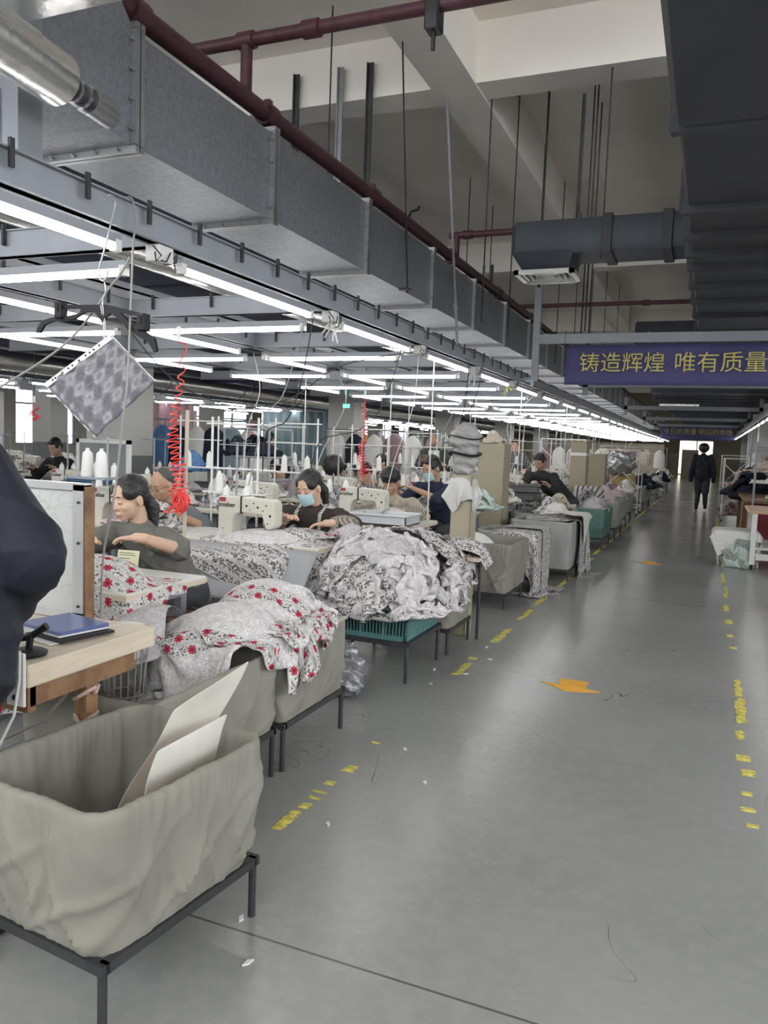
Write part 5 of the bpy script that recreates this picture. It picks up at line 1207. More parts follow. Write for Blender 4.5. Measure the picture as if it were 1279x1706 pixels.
person('man in a dark green work shirt standing by the third column holding a white card', (-4.1, 12.0, 1.50), (-4.08, 12.02, .86), (-3.9, 11.8, 1.12), (-4.2, 11.78, 1.18), yaw=0, pitch=5, vox=.012, top=grns_m, pants=jean_m, sleeve=.3, hair='short', knees=[(-3.99, 12.0, .46), (-4.17, 12.0, .46)], feet=[(-3.98, 12.03, .085), (-4.18, 12.03, .085)], skin=skin2_m)
tag(O('white_card', MB().box(-.09, .09, -.003, .003, -.14, .12), white_m, loc=(-3.97, 11.66, 1.2), sm=0), 'white card held by the standing man', 'card')
person('man in a light shirt standing far back left of the second column', (-7.7, 13.0, 1.40), (-7.68, 13.05, .84), (-7.9, 12.95, .95), (-7.46, 12.95, .95), yaw=170, pitch=10, vox=.014, top=pr_white, pants=jean_m, hair='short', knees=[(-7.6, 13.0, .45), (-7.78, 13.0, .45)], feet=[(-7.6, 13.03, .085), (-7.78, 13.03, .085)], facial=False)
person('person in a grey plaid shirt standing behind the cardboard pillars', (-3.47, 15.0, 1.45), (-3.45, 15.02, .86), (-3.2, 14.8, 1.0), (-3.7, 14.8, 1.0), yaw=10, pitch=8, vox=.013, top=pld2_m, pants=jean_m, hair='short', knees=[(-3.36, 15, .46), (-3.54, 15, .46)], feet=[(-3.36, 15.03, .085), (-3.54, 15.03, .085)])
person('woman in a dark top working far left beyond the plastic sleeve', (-8.22, 8.2, 1.18), (-8.1, 8.4, .52), (-7.95, 7.95, .9), (-8.3, 7.9, .9), yaw=0, pitch=30, vox=.013, top=blk_m, pants=jean_m, hair='short')
# woman walking away along the aisle
t, J = person('woman with curly black hair in a dark quilted jacket walking away along the aisle', (-.13, 21.7, 1.56), (-.12, 21.68, .88), (-.40, 21.72, .68), (.15, 21.66, .68), yaw=180, pitch=4, vox=.012, top=coat_m, pants=jean_m, hair='curly', shw=.185, build=1.25, facial=False,
       knees=[(-.20, 21.75, .47), (-.03, 21.60, .47)], feet=[(-.22, 21.60, .085), (-.01, 21.72, .10)], lpole=(-1, -.3, 0), rpole=(1, -.3, 0), lhd=Vector((0, 0, -1)), rhd=Vector((0, 0, -1)))
for o in t.children:
    if o.name.startswith('hair'): o.scale = (1, 1, 1)
# person in the dark padded coat at the left edge of the frame
t, J = person('person in a dark navy padded coat standing at the left edge of the frame', (-1.98, 1.33, 1.60), (-1.90, 1.36, .84), (-2.15, 1.62, 1.0), (-2.25, 1.25, .95), yaw=118, pitch=10, vox=.010, top=None, pants=jean_m, hair='short', shw=.2,
       knees=[(-1.86, 1.45, .46), (-1.92, 1.27, .46)], feet=[(-1.86, 1.46, .085), (-1.93, 1.27, .085)], facial=False, sleeve=.9)
for o in list(t.children):
    if o.name.split('.')[0] == 'top': bpy.data.objects.remove(o)
g = MB(); nb = J['nb']; C0 = Vector((-1.86, 1.38, 0))
prof = [(.66, .20), (.70, .235), (.78, .262), (.90, .270), (1.02, .268), (1.14, .262), (1.24, .25), (1.33, .22), (1.40, .165), (1.46, .11), (1.50, .09)]
g.tube([(-1.83-.03*(z-.7), 1.375, z) for z, r in prof], [r for z, r in prof], 30)
g.v = [(x, 1.375+(y-1.375)*.80, z) for x, y, z in g.v]
sR = Vector((-1.735, 1.42, 1.31)); eR = Vector((-1.565, 1.475, 1.09)); hR = Vector((-1.72, 1.54, .93))
g.cap(Vector((-1.80, 1.40, 1.33)), sR, .105, .105, 18); g.cap(sR, eR, .108, .098, 18); g.cap(eR, hR, .095, .072, 18)
sL = Vector((-2.0, 1.34, 1.31)); g.cap(sL, Vector((-2.12, 1.40, 1.1)), .1, .09, 16); g.cap(Vector((-2.12, 1.40, 1.1)), Vector((-2.12, 1.55, .98)), .088, .07, 16)
O('padded_coat', remesh(g, .009, 3, .6, .010, 9, 5), coat_m, t, True, 180)
O('hood_collar', remesh(MB().tube([(-1.90+.115*math.cos(a), 1.36+.11*math.sin(a), 1.44+.02*math.sin(a)) for a in np.linspace(0, 2*PI, 24, endpoint=False)], .045, 10, closed=True), .01, 2, .5, .004, 9, 1), coat_m, t, True, 180)
# ================================================================ MORE THINGS NEAR THE AISLE
def drape2(label, P0, dx, dy, m, cols, steps, **k): return drape(label, P0, dx, dy, m, cols, steps, **k)
tb = lambda k, x0=-3.2, x1=-2.137, dz=0: bx(x0, x1, 2.505+1.7*k, 3.062+1.7*k, 0, .753+dz, .008)
# table A garment: floral bundle
drape('white fabric with red floral rows bundled on the first sewing table', sheet0(-2.50, 2.60, .90, 48, 44, .02, .02, rz=R(8), shrink=.80, amp=.06, seed=41, freq=2.2), .02, .02, pr_red, [tb(0), el(-2.46, 2.66, .74, .27, .20, .13)], steps=50, iters=8, name='floral_bundle')
t = T('work_ticket', 'cream work ticket with printed lines in front of the woman at the first table', 'ticket', (-2.47, 2.90, .775)); Mx = Matrix.Translation((-2.47, 2.90, .775)) @ Matrix.Rotation(R(10), 4, 'Z') @ Matrix.Rotation(R(-12), 4, 'X')
O('card', MB().box(-.055, .055, -.001, .001, 0, .085, Mx), mat('cream_card', (.62, .60, .42), .6), t, True, 0)
O('printed_line', MB().box(-.045, .03, -.0018, -.001, .07, .073, Mx).box(-.045, .04, -.0018, -.001, .06, .0625, Mx).box(-.045, .01, -.0018, -.001, .045, .048, Mx).box(-.045, .0, -.0018, -.001, .035, .037, Mx), ink_m, t, True, 0)
tx = textobj('cods', .03, (0, 0, 0), (0, 0, 0), ink_m, t, 'printed_word', .0005); tx.matrix_local = Matrix.Translation(-Vector((-2.47, 2.90, .775))) @ Mx @ Matrix.Translation((.025, -.002, .012)) @ Matrix.Rotation(PI/2, 4, 'X')
# garment over the second table
drape('long grey floral-striped garment hanging off the right end of the second table', sheet0(-2.46, 4.36, .86, 66, 46, .021, .021, rz=R(-8), shrink=.84, amp=.07, seed=44, freq=2.4), .021, .021, pr_dark,
      [tb(1, -3.3), el(-2.45, 4.5, .70, .24, .22, .13), bx(-3.3, -2.3, 4.0, 4.25, .2, .70, .05)], steps=80, iters=8, name='hanging_garment')
drape('pale lace garment gathered on the second table in front of the masked woman', sheet0(-2.62, 4.33, .90, 40, 30, .02, .02, rz=R(4), shrink=.60, amp=.09, seed=45, freq=3.5), .02, .02, pr_lace, [tb(1, -3.3), el(-2.6, 4.4, .72, .34, .2, .10)], steps=30, iters=7, name='gathered_garment')
drape('floral cloth under the hands of the masked woman', sheet0(-2.42, 4.62, .90, 30, 22, .018, .018, rz=R(-10), shrink=.65, amp=.05, seed=46, freq=3), .018, .018, pr_red, [tb(1, -3.3, dz=.03), el(-2.44, 4.6, .76, .2, .12, .06)], steps=35, iters=6, name='floral_bundle')
# smooth grey chute under the second table
t = T('fabric_chute', 'smooth grey sheet chute under the front edge of the second table', 'chute', (-2.6, 4.1, .45))
G = np.zeros((12, 20, 3))
for i in range(12):
    for j in range(20):
        v = i/11; x = -3.15+1.02*j/19; G[i, j] = (x, 4.19-.24*math.sin(v*1.5), .735-.30*v-.03*math.sin(v*3))
fin(O('chute_sheet', MB().grid(G), mat('grey_plastic_sheet', (.33, .34, .35), .4, var=.03), t, True, 180), 0, .004)
O('chute_bracket', MB().cyl((-3.1, 4.2, .72), (-3.1, 3.97, .45), .008).cyl((-2.2, 4.2, .72), (-2.2, 3.97, .45), .008), iron_m, t, True)
tag(O('navy_storage_bin', MB().box(-2.9, -2.35, 4.05, 4.5, 0, .36, c=.02), mat('navy_plastic', (.02, .03, .07), .4)), 'dark navy bin standing under the second table', 'bin')
# white tray on third table
def tray(label, x, y, z, w, l, h, m, rz=0):
    b = MB(); t = T('plastic_tray', label, 'tray', (x, y, z), rz)
    b.box(-w/2, w/2, -l/2, l/2, 0, .006)
    for (x0, x1, y0, y1) in ((-w/2, w/2, -l/2, -l/2+.008), (-w/2, w/2, l/2-.008, l/2), (-w/2, -w/2+.008, -l/2, l/2), (w/2-.008, w/2, -l/2, l/2)): b.box(x0, x1, y0, y1, 0, h)
    O('tray_body', b, m, t, sm=0)
    O('tray_rim', MB().tube([(p[0], p[1], h) for p in rrect(-w/2-.008, w/2+.008, -l/2-.008, l/2+.008, .03)], .010, 6, closed=True), m, t)
    return t
trm = mat('white_translucent_plastic', (.62, .64, .65), .35, var=.02)
tray('white plastic tray on the third table beside the garment heap', -2.42, 5.93, .753, .50, .34, .075, trm)
drape('pale garment spilling over the white tray', sheet0(-2.52, 6.2, .93, 30, 22, .02, .02, rz=.2, shrink=.75, amp=.04, seed=47, freq=3), .02, .02, pr_lace, [tb(2, dz=.05), el(-2.5, 6.2, .75, .22, .12, .11)], steps=35, iters=6)
drape('see-through lace bag lying at the right end of the second table', sheet0(-2.22, 4.72, .90, 24, 22, .02, .02, rz=.7, shrink=.62, amp=.05, seed=48, freq=3), .02, .02, pr_mauve, [tb(1), el(-2.2, 4.75, .74, .15, .14, .12)], steps=35, iters=6)
# wooden board with garments behind the heap
t = T('wooden_board', 'bare wooden board end sticking out past the garment heap', 'board', (-1.6, 5.4, .0)); O('board', MB().box(-2.1, -1.43, 5.27, 5.52, .60, .625), wood_m, t, True, 0)
for x, y in ((-2.07, 5.495), (-1.48, 5.495)): O('leg', MB().cyl((x, y, 0), (x, y, .6), .012, 8), iron_m, t, True)
for k, (x, y, lb, m) in enumerate(((-1.85, 5.42, 'lace garment folded on the wooden board', pr_lace), (-1.60, 5.42, 'grey floral garment hanging off the wooden board end', pr_dark))):
    drape(lb, sheet0(x, y, .82, 26, 24, .02, .02, rz=.4*k, shrink=.7, amp=.06, seed=60+k, freq=3), .02, .02, m, [bx(-2.1, -1.43, 5.27, 5.525, .0, .627, .01), el(x, y, .62, .2, .16, .13)], steps=40, iters=6)
# crumpled translucent bag on the floor
g = MB()
for (x, y, z, r) in ((-1.80, 3.92, .13, .12), (-1.76, 3.85, .10, .10), (-1.84, 3.98, .12, .11), (-1.80, 3.90, .22, .07)): g.ell((x, y, z), (r*1.05, r, r), 16, 10)
bagm = mat('grey_translucent_plastic_bag', (.17, .17, .19), .18, var=.15, vscale=14, bump=.7, bscale=18, spec=.9)
t = T('plastic_bag', 'crumpled grey plastic bag on the floor between the canvas basket and the teal crate', 'bag', (-1.74, 3.9, 0)); O('bag_body', remesh(g, .012, 2, .5, .018, 24, 4), bagm, t, True, 60)
t.location.x = -1.74
# wrapped pillars
kraft_m = mat('khaki_board', (.36, .32, .235), .75, var=.05, vscale=2)
def pillar(label, x, y, w, l, z1, name='board_pillar', band=False):
    t = T(name, label, 'pillar', (x, y, 0)); fin(O('board_wrap', MB().box(-w/2, w/2, -l/2, l/2, 0, z1), kraft_m, t, sm=0), 0, 0, .006)
    O('board_seam', MB().box(w/2-.004, w/2+.003, -l/2-.003, -l/2+.012, 0, z1), mat('brown_tape', (.22, .19, .14), .5), t, sm=0)
    if band: O('tape_band', MB().box(-w/2-.003, w/2+.003, -l/2-.003, l/2+.003, z1-.22, z1-.17), white_m, t, sm=0)
    return t
pillar('khaki board pillar topped by a strapped grey bundle', -1.66, 5.62-.0, .15, .17, 1.19)
pillar('taller khaki board pillar just behind the strapped bundle', -2.25, 8.75, .30, .30, 1.44)
pillar('khaki board pillar with a white band, third along the aisle', -1.93, 13.0, .25, .3, 1.54, band=True)
pillar('short khaki board box beside the banded pillar', -1.80, 14.2, .3, .3, 1.36)
g = MB(); Z0 = 1.19; X0, Y0_ = -1.67, 5.62
for (z, r) in ((1.23, .09), (1.29, .105), (1.36, .10), (1.43, .12), (1.49, .115), (1.52, .085)): g.ell((X0+.01*math.sin(z*30), Y0_, z), (r, r, .055), 18, 10)
wrapm = mat('grey_plastic_wrapped_cloth', (.34, .33, .325), .45, var=.12, vscale=7, bump=.5, bscale=16)
t = T('strapped_bundle', 'grey wrapped cloth bundle strapped with black cords on top of the khaki pillar', 'bundle', (X0, Y0_, 1.19)); O('wrapped_cloth', remesh(g, .011, 3, .5, .012, 16, 2), wrapm, t, True, 180)
for z, r in ((1.345, .118), (1.465, .128)): O('black_strap', MB().tube([(X0+r*math.cos(a), Y0_+r*math.sin(a), z+.012*math.sin(a*2)) for a in np.linspace(0, 2*PI, 26, endpoint=False)], .010 if z < 1.4 else .005, 6, closed=True), black_m, t, True)
P = sim(sheet0(X0+.0, Y0_, 1.30, 24, 24, .018, .018, rz=.5, shrink=.95, amp=.01, seed=3, freq=2), .018, .018, [bx(X0-.09, X0+.09, Y0_-.1, Y0_+.1, 0, 1.19, .01)], 25)
o = cloth_obj('plastic_skirt', P, .018, .018, mat('pale_plastic_film', (.55, .54, .52), .35, bump=.3, bscale=20), t, world=True)
heap(-2.25, 8.75, 1.44, .30, .28, .16, pr_beige, 2, 'pale lace bundle on top of the taller khaki pillar')
# garments at baskets five and six
drape('pale garments bulging out of the canvas basket past the wrapped pillar', sheet0(-1.95, 6.95, .78, 30, 34, .02, .02, rz=.3, shrink=.7, amp=.06, seed=50, freq=3), .02, .02, pr_white, [el(-1.95, 6.95, .36, .24, .3, .26), ('box', (-1.93, 6.95, .2), (.28, .34, .2), .02)], steps=45, iters=6)
basket('canvas bin under the hung floral fabric', -1.80, 7.78, .58, .62, .58, .15, seed=31, m=canvas2_m, wr=.5)
for q, (x, y, rz, sd, w_) in enumerate(((-1.52, 7.62, 4, 51, 26), (-1.48, 7.86, -6, 53, 20), (-1.56, 7.48, 20, 52, 16))):
    drape(['wide fold of grey floral fabric hung over the bin edge towards the aisle', 'second fold of grey floral fabric behind the wide one', 'narrow dark striped fold at the near corner of the hung fabric'][q], sheet0(x, y, .82, 52, w_, .021, .021, rz=R(rz), shrink=.93, amp=.035, seed=sd, freq=2.2), .021, .021, pr_dark, [bx(-2.15, -1.46+.01*q, 7.44, 8.1, 0, .60+.02*q, .03)], steps=70, iters=7, name='hung_fabric')
drape('dark floral cloth folded on the smooth grey bin', sheet0(-1.62, 8.72, .80, 28, 28, .018, .018, rz=.2, shrink=.75, amp=.06, seed=54, freq=2.5), .018, .018, pr_dark, [bx(-1.96, -1.28, 8.40, 9.1, 0, .635, .03)], steps=50, iters=6)
for q, (x, y, rz, sd, w_) in enumerate(((-1.26, 8.95, 6, 55, 24), (-1.24, 9.14, -8, 57, 16))):
    drape(['dark floral cloth hanging down the aisle side of the smooth grey bin', 'second strip of dark floral cloth hanging past the grey bin'][q], sheet0(x, y, .84, 50, w_, .02, .02, rz=R(rz), shrink=.93, amp=.03, seed=sd, freq=2), .02, .02, pr_dark, [bx(-1.96, -1.24+.01*q, 8.42, 9.3, 0, .64+.02*q, .03)], steps=75, iters=7, name='hung_fabric')
drape('torn white paper sheet lying over the grey bin corner', sheet0(-1.32, 8.95, .95, 24, 30, .02, .02, rz=R(30), shrink=.97, amp=.01, seed=56, freq=1.2), .02, .02, pap_m, [bx(-1.96, -1.21, 8.42, 9.25, 0, .70, .03)], steps=50, iters=9, name='paper_sheet', cat='paper')
for k, (x, y, z, L, m, lb) in enumerate(((-1.75, 9.6, .62, .5, pr_white, 'white cloth heap behind the grey bin'), (-1.85, 10.3, .62, .6, pr_beige, 'beige cloth heap further behind the grey bin'), (-2.3, 9.3, .752, .6, pr_white, 'white cloth on the table end behind the grey bin'), (-2.2, 7.95, .752, .55, pr_mint, 'pale mint cloth hanging at the table end behind the canvas basket'))):
    heap(x, y, z, L, L*.8, .22, m, k, lb, rz=k)
for k, y in enumerate((9.6, 10.3)): basket('canvas bin tucked behind the grey bin, %s' % ['near one', 'far one'][k], -1.85, y, .6, .6, .62, .2, seed=20+k, m=canvas2_m)
for k, (y, m, lb) in enumerate(((14.9, pr_pink, 'pink'), (16.8, pr_white, 'white'), (20.4, pr_navy, 'dark navy'), (22.2, pr_navy, 'black'), (24.6, pr_mauve, 'mauve'), (27, pr_navy, 'dark'), (29.6, pr_white, 'pale'), (32.5, pr_pink, 'faded pink'), (11.9, pr_mauve, 'mauve'), (13.2, pr_pink, 'pale pink'))):
    heap(-1.62 if y < 19 else -1.50, y, .50, .66 if m is not pr_navy else .85, .95, .36, m, k, '%s cloth heaped in the %s bin by the aisle from the green one' % (lb, NUM[[2, 3, 4, 5, 6, 7, 8, 9, 0, 1][k]]), 'cloth heaped in the far bins', rz=0)
# grey trays stacked on a table end
for k in range(2): tray('dark grey shallow tray on the table end behind the tall pillar, %s' % ['lower', 'upper'][k], -2.3, 9.85, .76+.1*k, .7, .45, .08, mat('dark_grey_tray', (.10, .10, .105), .5), rz=.15*k)
# striped cloth on a rail
drape('black and white striped cloth hung beside the banded pillar', sheet0(-1.62, 12.75, 1.0, 30, 22, .03, .03, rz=0, shrink=.9, amp=.04, seed=58, freq=1.5), .03, .03, mat('striped_cloth', fn=lambda v, x, y, z, b: mix((x*14).fr().gt(.6), (.55, .52, .50), (.12, .10, .11)), rough=.9, coord_k='UV'), [bx(-2.0, -1.5, 12.6, 12.9, 0, .85, .05)], steps=50, iters=5, name='striped_cloth')
# tube racks with wheels
def rack(label, x, y, w, l, z1, m=white_m, group=None, rz=0, shelves=(.25,), brace=True):
    t = T('wheeled_rack', label, 'rack', (x, y, 0), rz, group); f = MB(); r = .013
    for sx in (-1, 1):
        for sy in (-1, 1): f.cyl((sx*w/2, sy*l/2, .06), (sx*w/2, sy*l/2, z1), r, 6)
    for z in list(shelves)+[z1]:
        for s in (-1, 1): f.cyl((-w/2, s*l/2, z), (w/2, s*l/2, z), r, 6); f.cyl((s*w/2, -l/2, z), (s*w/2, l/2, z), r, 6)
    if brace: f.cyl((-w/2, -l/2, z1*.9), (w/2, -l/2, z1*.45), r*.8, 6); f.cyl((w/2, -l/2, z1*.9), (-w/2, -l/2, z1*.45), r*.8, 6)
    O('rack_frame', f, m, t)
    for sx in (-1, 1):
        for sy in (-1, 1): O('caster', MB().cyl((sx*w/2-.015, sy*l/2, .03), (sx*w/2+.015, sy*l/2, .03), .03, 10), black_m, t)
    return t
rack('white wheeled tube rack with a silver bag beside the aisle', -1.75, 18.6, .7, 1.0, 1.45, shelves=(.2, .62))
rack('white wheeled tube rack further along the left of the aisle', -1.7, 26.0, .7, 1.2, 1.4, shelves=(.3, .7))
rack('tall white tube rack left of the banded pillar', -2.5, 15.2, .8, 1.0, 1.6, shelves=(.4, .8))
g = MB(); g.ell((-1.85, 18.3, 1.15), (.36, .36, .28), 18, 12); t = T('silver_bag', 'big crumpled silver plastic bag on the white rack', 'bag', (-1.85, 18.3, .9)); O('bag_body', remesh(g, .03, 1, .5, .05, 7, 3), mat('silver_film', (.45, .47, .48), .25, .6, bump=.6, bscale=6), t, True, 60)
tag(O('cardboard_box', MB().box(-2.0, -1.5, 18.3, 18.8, .64, .88), mat('ochre_cardboard', (.45, .33, .13), .8), sm=0), 'ochre cardboard box on the white rack', 'box')
tag(O('folded_pale_stack', MB().box(-1.95, -1.3, 15.7, 16.2, .62, .68, c=.02), pr_white, sm=0), 'white folded cloth slab on a bin past the green bin', 'cloth')
# grey metal rack with dark clothes behind row three
rack('grey metal frame rack loaded with dark navy garments', -4.62, 7.55, .56, .5, 1.5, rail_m, shelves=(.95, 1.2), brace=False)
for k, (x, y, z, L, m, lb) in enumerate(((-4.65, 7.55, 1.20, .6, pr_navy, 'dark navy garment on the grey metal rack'), (-4.9, 7.5, 1.18, .45, pr_navy, 'black garment on the left of the grey metal rack'), (-5.25, 7.3, 1.0, .5, mat('sky_blue_cloth', (.10, .22, .42), .85), 'blue garment left of the grey metal rack'))): heap(x, y, z, L, .5, .25, m, k, lb)
# clothes hanging on a rail behind (dummies / hung clothes)
def hung(label, x, y, z, w, h_, m, seed, group=None, rz=0):
    r = np.random.default_rng(seed); n, q = 12, 16; G = np.zeros((n, q, 3))
    for i in range(n):
        v = i/(n-1); wd = w*(.18+.82*min(1, v*4)**.6)*(1+.12*v)
        for j in range(q):
            a = 2*PI*j/q; f = 1+.12*math.sin(a*5+seed)+.08*math.sin(a*9+v*3+seed)
            G[i, j] = (math.cos(a)*wd/2*f, math.sin(a)*.06*f*(.5+v), -h_*v)
    t = T('hanging_garment', label, 'garment', (x, y, z), rz, group); o = O('garment_cloth', MB().grid(G, close=True), m, t, sm=180)
    O('hanger_hook', MB().tube([(0, 0, -.02), (0, 0, .05), (.02, 0, .075), (.035, 0, .05)], .004, 5), wire_m, t); return t
def clothes_rail(x, y, w, z, ms, lab, group):
    t = T('clothes_rail', 'metal clothes rail '+lab, 'clothes rail', (x, y, 0)); f = MB()
    f.cyl((-w/2, 0, z), (w/2, 0, z), .012, 8).cyl((-w/2, 0, 0), (-w/2, 0, z), .012, 8).cyl((w/2, 0, 0), (w/2, 0, z), .012, 8).cyl((-w/2, -.25, .02), (-w/2, .25, .02), .012, 6).cyl((w/2, -.25, .02), (w/2, .25, .02), .012, 6)
    O('rail_frame', f, rail_m, t)
    for i, (m, nm) in enumerate(ms): hung('%s garment, %s on the rail %s' % (nm, ['first', 'second', 'third', 'fourth', 'fifth', 'sixth'][i], lab), x-w/2+w*(i+.5)/len(ms), y, z-.075, .34, .55+.1*(i % 3), m, i+len(lab), group)
blue_m = MATS['sky_blue_cloth']; yel2_m = mat('yellow_dress_cloth', (.75, .66, .18), .85); pinkd = mat('dusty_rose_cloth', (.26, .17, .19), .9); grn2 = mat('teal_grey_cloth', (.22, .30, .33), .9)
clothes_rail(-6.35, 9.0, 1.7, 1.62, [(blue_m, 'blue'), (pr_navy, 'dark navy'), (pr_white, 'white'), (pr_navy, 'black'), (grn2, 'teal-grey'), (pr_white, 'cream')], 'right of the first square column', 'clothes right of the first column')
clothes_rail(-5.4, 12.6, 1.8, 1.62, [(pr_white, 'white'), (pr_navy, 'black'), (pr_white, 'cream'), (pinkd, 'dusty pink'), (pr_white, 'off-white')], 'before the second square column', 'clothes before the second column')
clothes_rail(-6.7, 17, 2.2, 1.7, [(yel2_m, 'yellow'), (pr_pink, 'pale pink'), (pr_white, 'white'), (pr_mauve, 'grey'), (pr_pink, 'pink')], 'past the second square column', 'clothes past the second column')
clothes_rail(-2.9, 19.5, 2.0, 1.55, [(pinkd, 'red-pink'), (pr_white, 'white'), (pr_pink, 'pink'), (pr_beige, 'beige'), (pr_white, 'pale'), (pinkd, 'dark pink')], 'behind the banded pillar', 'clothes behind the banded pillar')
clothes_rail(-2.6, 30, 2.4, 1.6, [(pr_beige, 'beige'), (pr_white, 'pale'), (pinkd, 'dark red'), (pr_beige, 'khaki'), (pr_white, 'cream')], 'far along the left of the aisle', 'clothes far along the aisle')
clothes_rail(-9.2, 7.2, 2.0, 1.6, [(pinkd, 'dusty rose'), (grn2, 'grey'), (pr_white, 'white'), (pinkd, 'maroon'), (pr_mauve, 'mauve')], 'at the far left behind the padded coat', 'clothes at the far left')
# curtain panels and white boards far left
for k, (x, y, w, m, lb) in enumerate(((-11, 14, 1.6, pinkd, 'dusty purple curtain'), (-13, 11, 1.4, MATS['mauve_grey_lace_print'], 'mauve curtain'), (-9.4, 17, 1.8, grn2, 'blue-grey curtain'), (-14, 18, 2.0, pr_white, 'white curtain'))):
    n = 40; G = np.zeros((3, n, 3))
    for i in range(3):
        for j in range(n): G[i, j] = (w*(j/(n-1)-.5), .04*math.sin(j*1.3), .4+.85*i)
    fin(tag(O('hanging_curtain', MB().grid(G), m, loc=(x, y, 0), sm=180), lb+' hanging in the far left bay', 'curtain'), 0, .006)
t = T('partition_board', 'grey partition board in a white frame before the first square column', 'partition', (-6.0, 6.6, 0))
O('board_panel', MB().box(-6.25, -5.62, 6.58, 6.6, .6, 1.29), mat('grey_board', (.24, .25, .26), .6), t, True, 0); O('board_frame', MB().box(-6.29, -6.25, 6.57, 6.61, 0, 1.33).box(-5.62, -5.58, 6.57, 6.61, 0, 1.33).box(-6.29, -5.58, 6.57, 6.61, 1.29, 1.33), white_m, t, True, 0)
t = T('control_cabinet', 'cream machine control cabinet right of the first square column', 'cabinet', (-6.75, 9.3, 0)); fin(O('cabinet_body', MB().box(-7.0, -6.6, 9.35, 9.7, .95, 1.45), cream_m, t, True, 0), 0, 0, .01)
O('cabinet_base', MB().box(-7.05, -6.5, 9.3, 9.75, 0, .95), rail_m, t, True, 0); O('screen', MB().box(-6.95, -6.65, 9.34, 9.352, 1.0, 1.08), ink_m, t, True, 0)
# blue tray and cones in front of it
tray('blue plastic tray holding thread cones above the white framed panel', -4.55, 5.0, 1.0, .42, .26, .03, mat('blue_tray_plastic', (.04, .12, .24), .4))
tag(O('tray_stand', MB().cyl((-4.55, 5.0, .75), (-4.55, 5.0, 1.0), .012, 8), iron_m), 'short post under the blue tray', 'post')
for k, (x, y) in enumerate(((-4.66, 5.0), (-4.60, 5.02), (-4.47, 4.98), (-4.42, 5.03))): put(conep, x, y, 1.006, 0, 'white thread cone on the blue tray, %s' % ['leftmost', 'second', 'third', 'rightmost'][k], 'cones on the blue tray')
for k, x in enumerate((-3.92, -3.80)): put(conep, x, 4.2, 1.10, 0, 'large white thread cone above the panel top, %s' % ['left', 'right'][k], 'large cones above the panel').scale = (1.4, 1.4, 1.25)
tag(O('cone_shelf', MB().box(-4.05, -3.7, 4.12, 4.28, 1.085, 1.10).cyl((-3.87, 4.2, .75), (-3.87, 4.2, 1.085), .012, 8), rail_m, sm=0), 'small shelf carrying two large thread cones', 'shelf')
# extra cones on a rack between the balding man and the front machine
t = T('cone_rack', 'white tube rack of thread cones behind the front sewing machine', 'rack', (-3.25, 4.95, .75)); O('rack_frame', MB().cyl((-3.45, 4.98, .75), (-3.45, 4.98, 1.55), .009, 6).cyl((-3.05, 4.98, .75), (-3.05, 4.98, 1.55), .009, 6).box(-3.5, -2.95, 4.93, 5.03, .985, .995).cyl((-3.5, 4.98, 1.5), (-2.9, 4.98, 1.5), .008, 6).cyl((-3.5, 4.98, 1.17), (-2.9, 4.98, 1.17), .008, 6), white_m, t, True)
for k, x in enumerate((-3.38, -3.12)):
    put(conep, x, 4.98, .996, 0, 'white thread cone on the tube rack, %s' % ['left', 'right'][k], 'cones on the tube rack')
# coiled red hoses
hose_m = mat('red_polyurethane_hose', (.80, .05, .045), .3, spec=.6)
def coil(label, x, y, z0, z1, r0, turns, seed, spread, wob=.02, bunch=None):
    r = np.random.default_rng(seed); n = int(turns*14); pts = [(x, y, z1+.06), (x, y, z1+.02)]
    for i in range(n+1):
        s = i/n; zz = z1-(z1-z0)*(s**spread); rr = r0*(.45+.8*s+.45*math.sin(s*31+seed)*s); a = s*turns*2*PI
        pts.append((x+rr*math.cos(a)+wob*math.sin(s*9+seed), y+rr*math.sin(a)+wob*math.cos(s*7), zz+.012*math.sin(a*1.0+1)*(.3+s)))
    t = T('coiled_air_hose', label, 'air hose', (x, y, z0)); O('hose', MB().tube(pts, .0042, 6), hose_m, t, True)
    if bunch:
        bp = []
        for i in range(170): s = i/170; a = s*2*PI*11; q = .014+.042*s+.006*math.sin(a*3.3); bp.append((bunch[0]+q*math.cos(a)+.012*math.sin(s*19), bunch[1]+.03*math.sin(a*.31+1), bunch[2]+q*math.sin(a)*1.2+.015*math.cos(s*23)))
        O('hose_bundle', MB().tube(bp, .0042, 6), hose_m, t, True)
    if z1 < 1.9: O('support_cord', MB().cyl((x, y, z1+.1), (x, y, 2.17), .003, 5), iron_m, t, True)
    O('brass_fitting', MB().cyl((x, y, z1+.05), (x, y, z1+.11), .010, 8), wire_m, t, True); return t
coil('long red coiled air hose hanging in front of the balding man', -3.03, 4.0, .93, 1.95, .042, 24, 2, .62, bunch=(-2.97, 3.97, 1.00))
coil('red coiled air hose hanging right of the second square column', -3.28, 7.39, 1.05, 1.82, .035, 24, 5, .8)
coil('short red coiled air hose far left behind the padded coat', -6.1, 5.82, 1.50, 1.62, .03, 9, 7, 1)
coil('pinkish coiled air hose above the dark clothes rail', -5.6, 8.96, 1.3, 1.6, .05, 9, 9, 1)
tag(O('hose_post', MB().cyl((-3.01, 4.06, .75), (-3.0, 4.06, 1.56), .012, 8), mat('beige_post_paint', (.5, .45, .36), .5)), 'beige post beside the long red coiled hose', 'post')
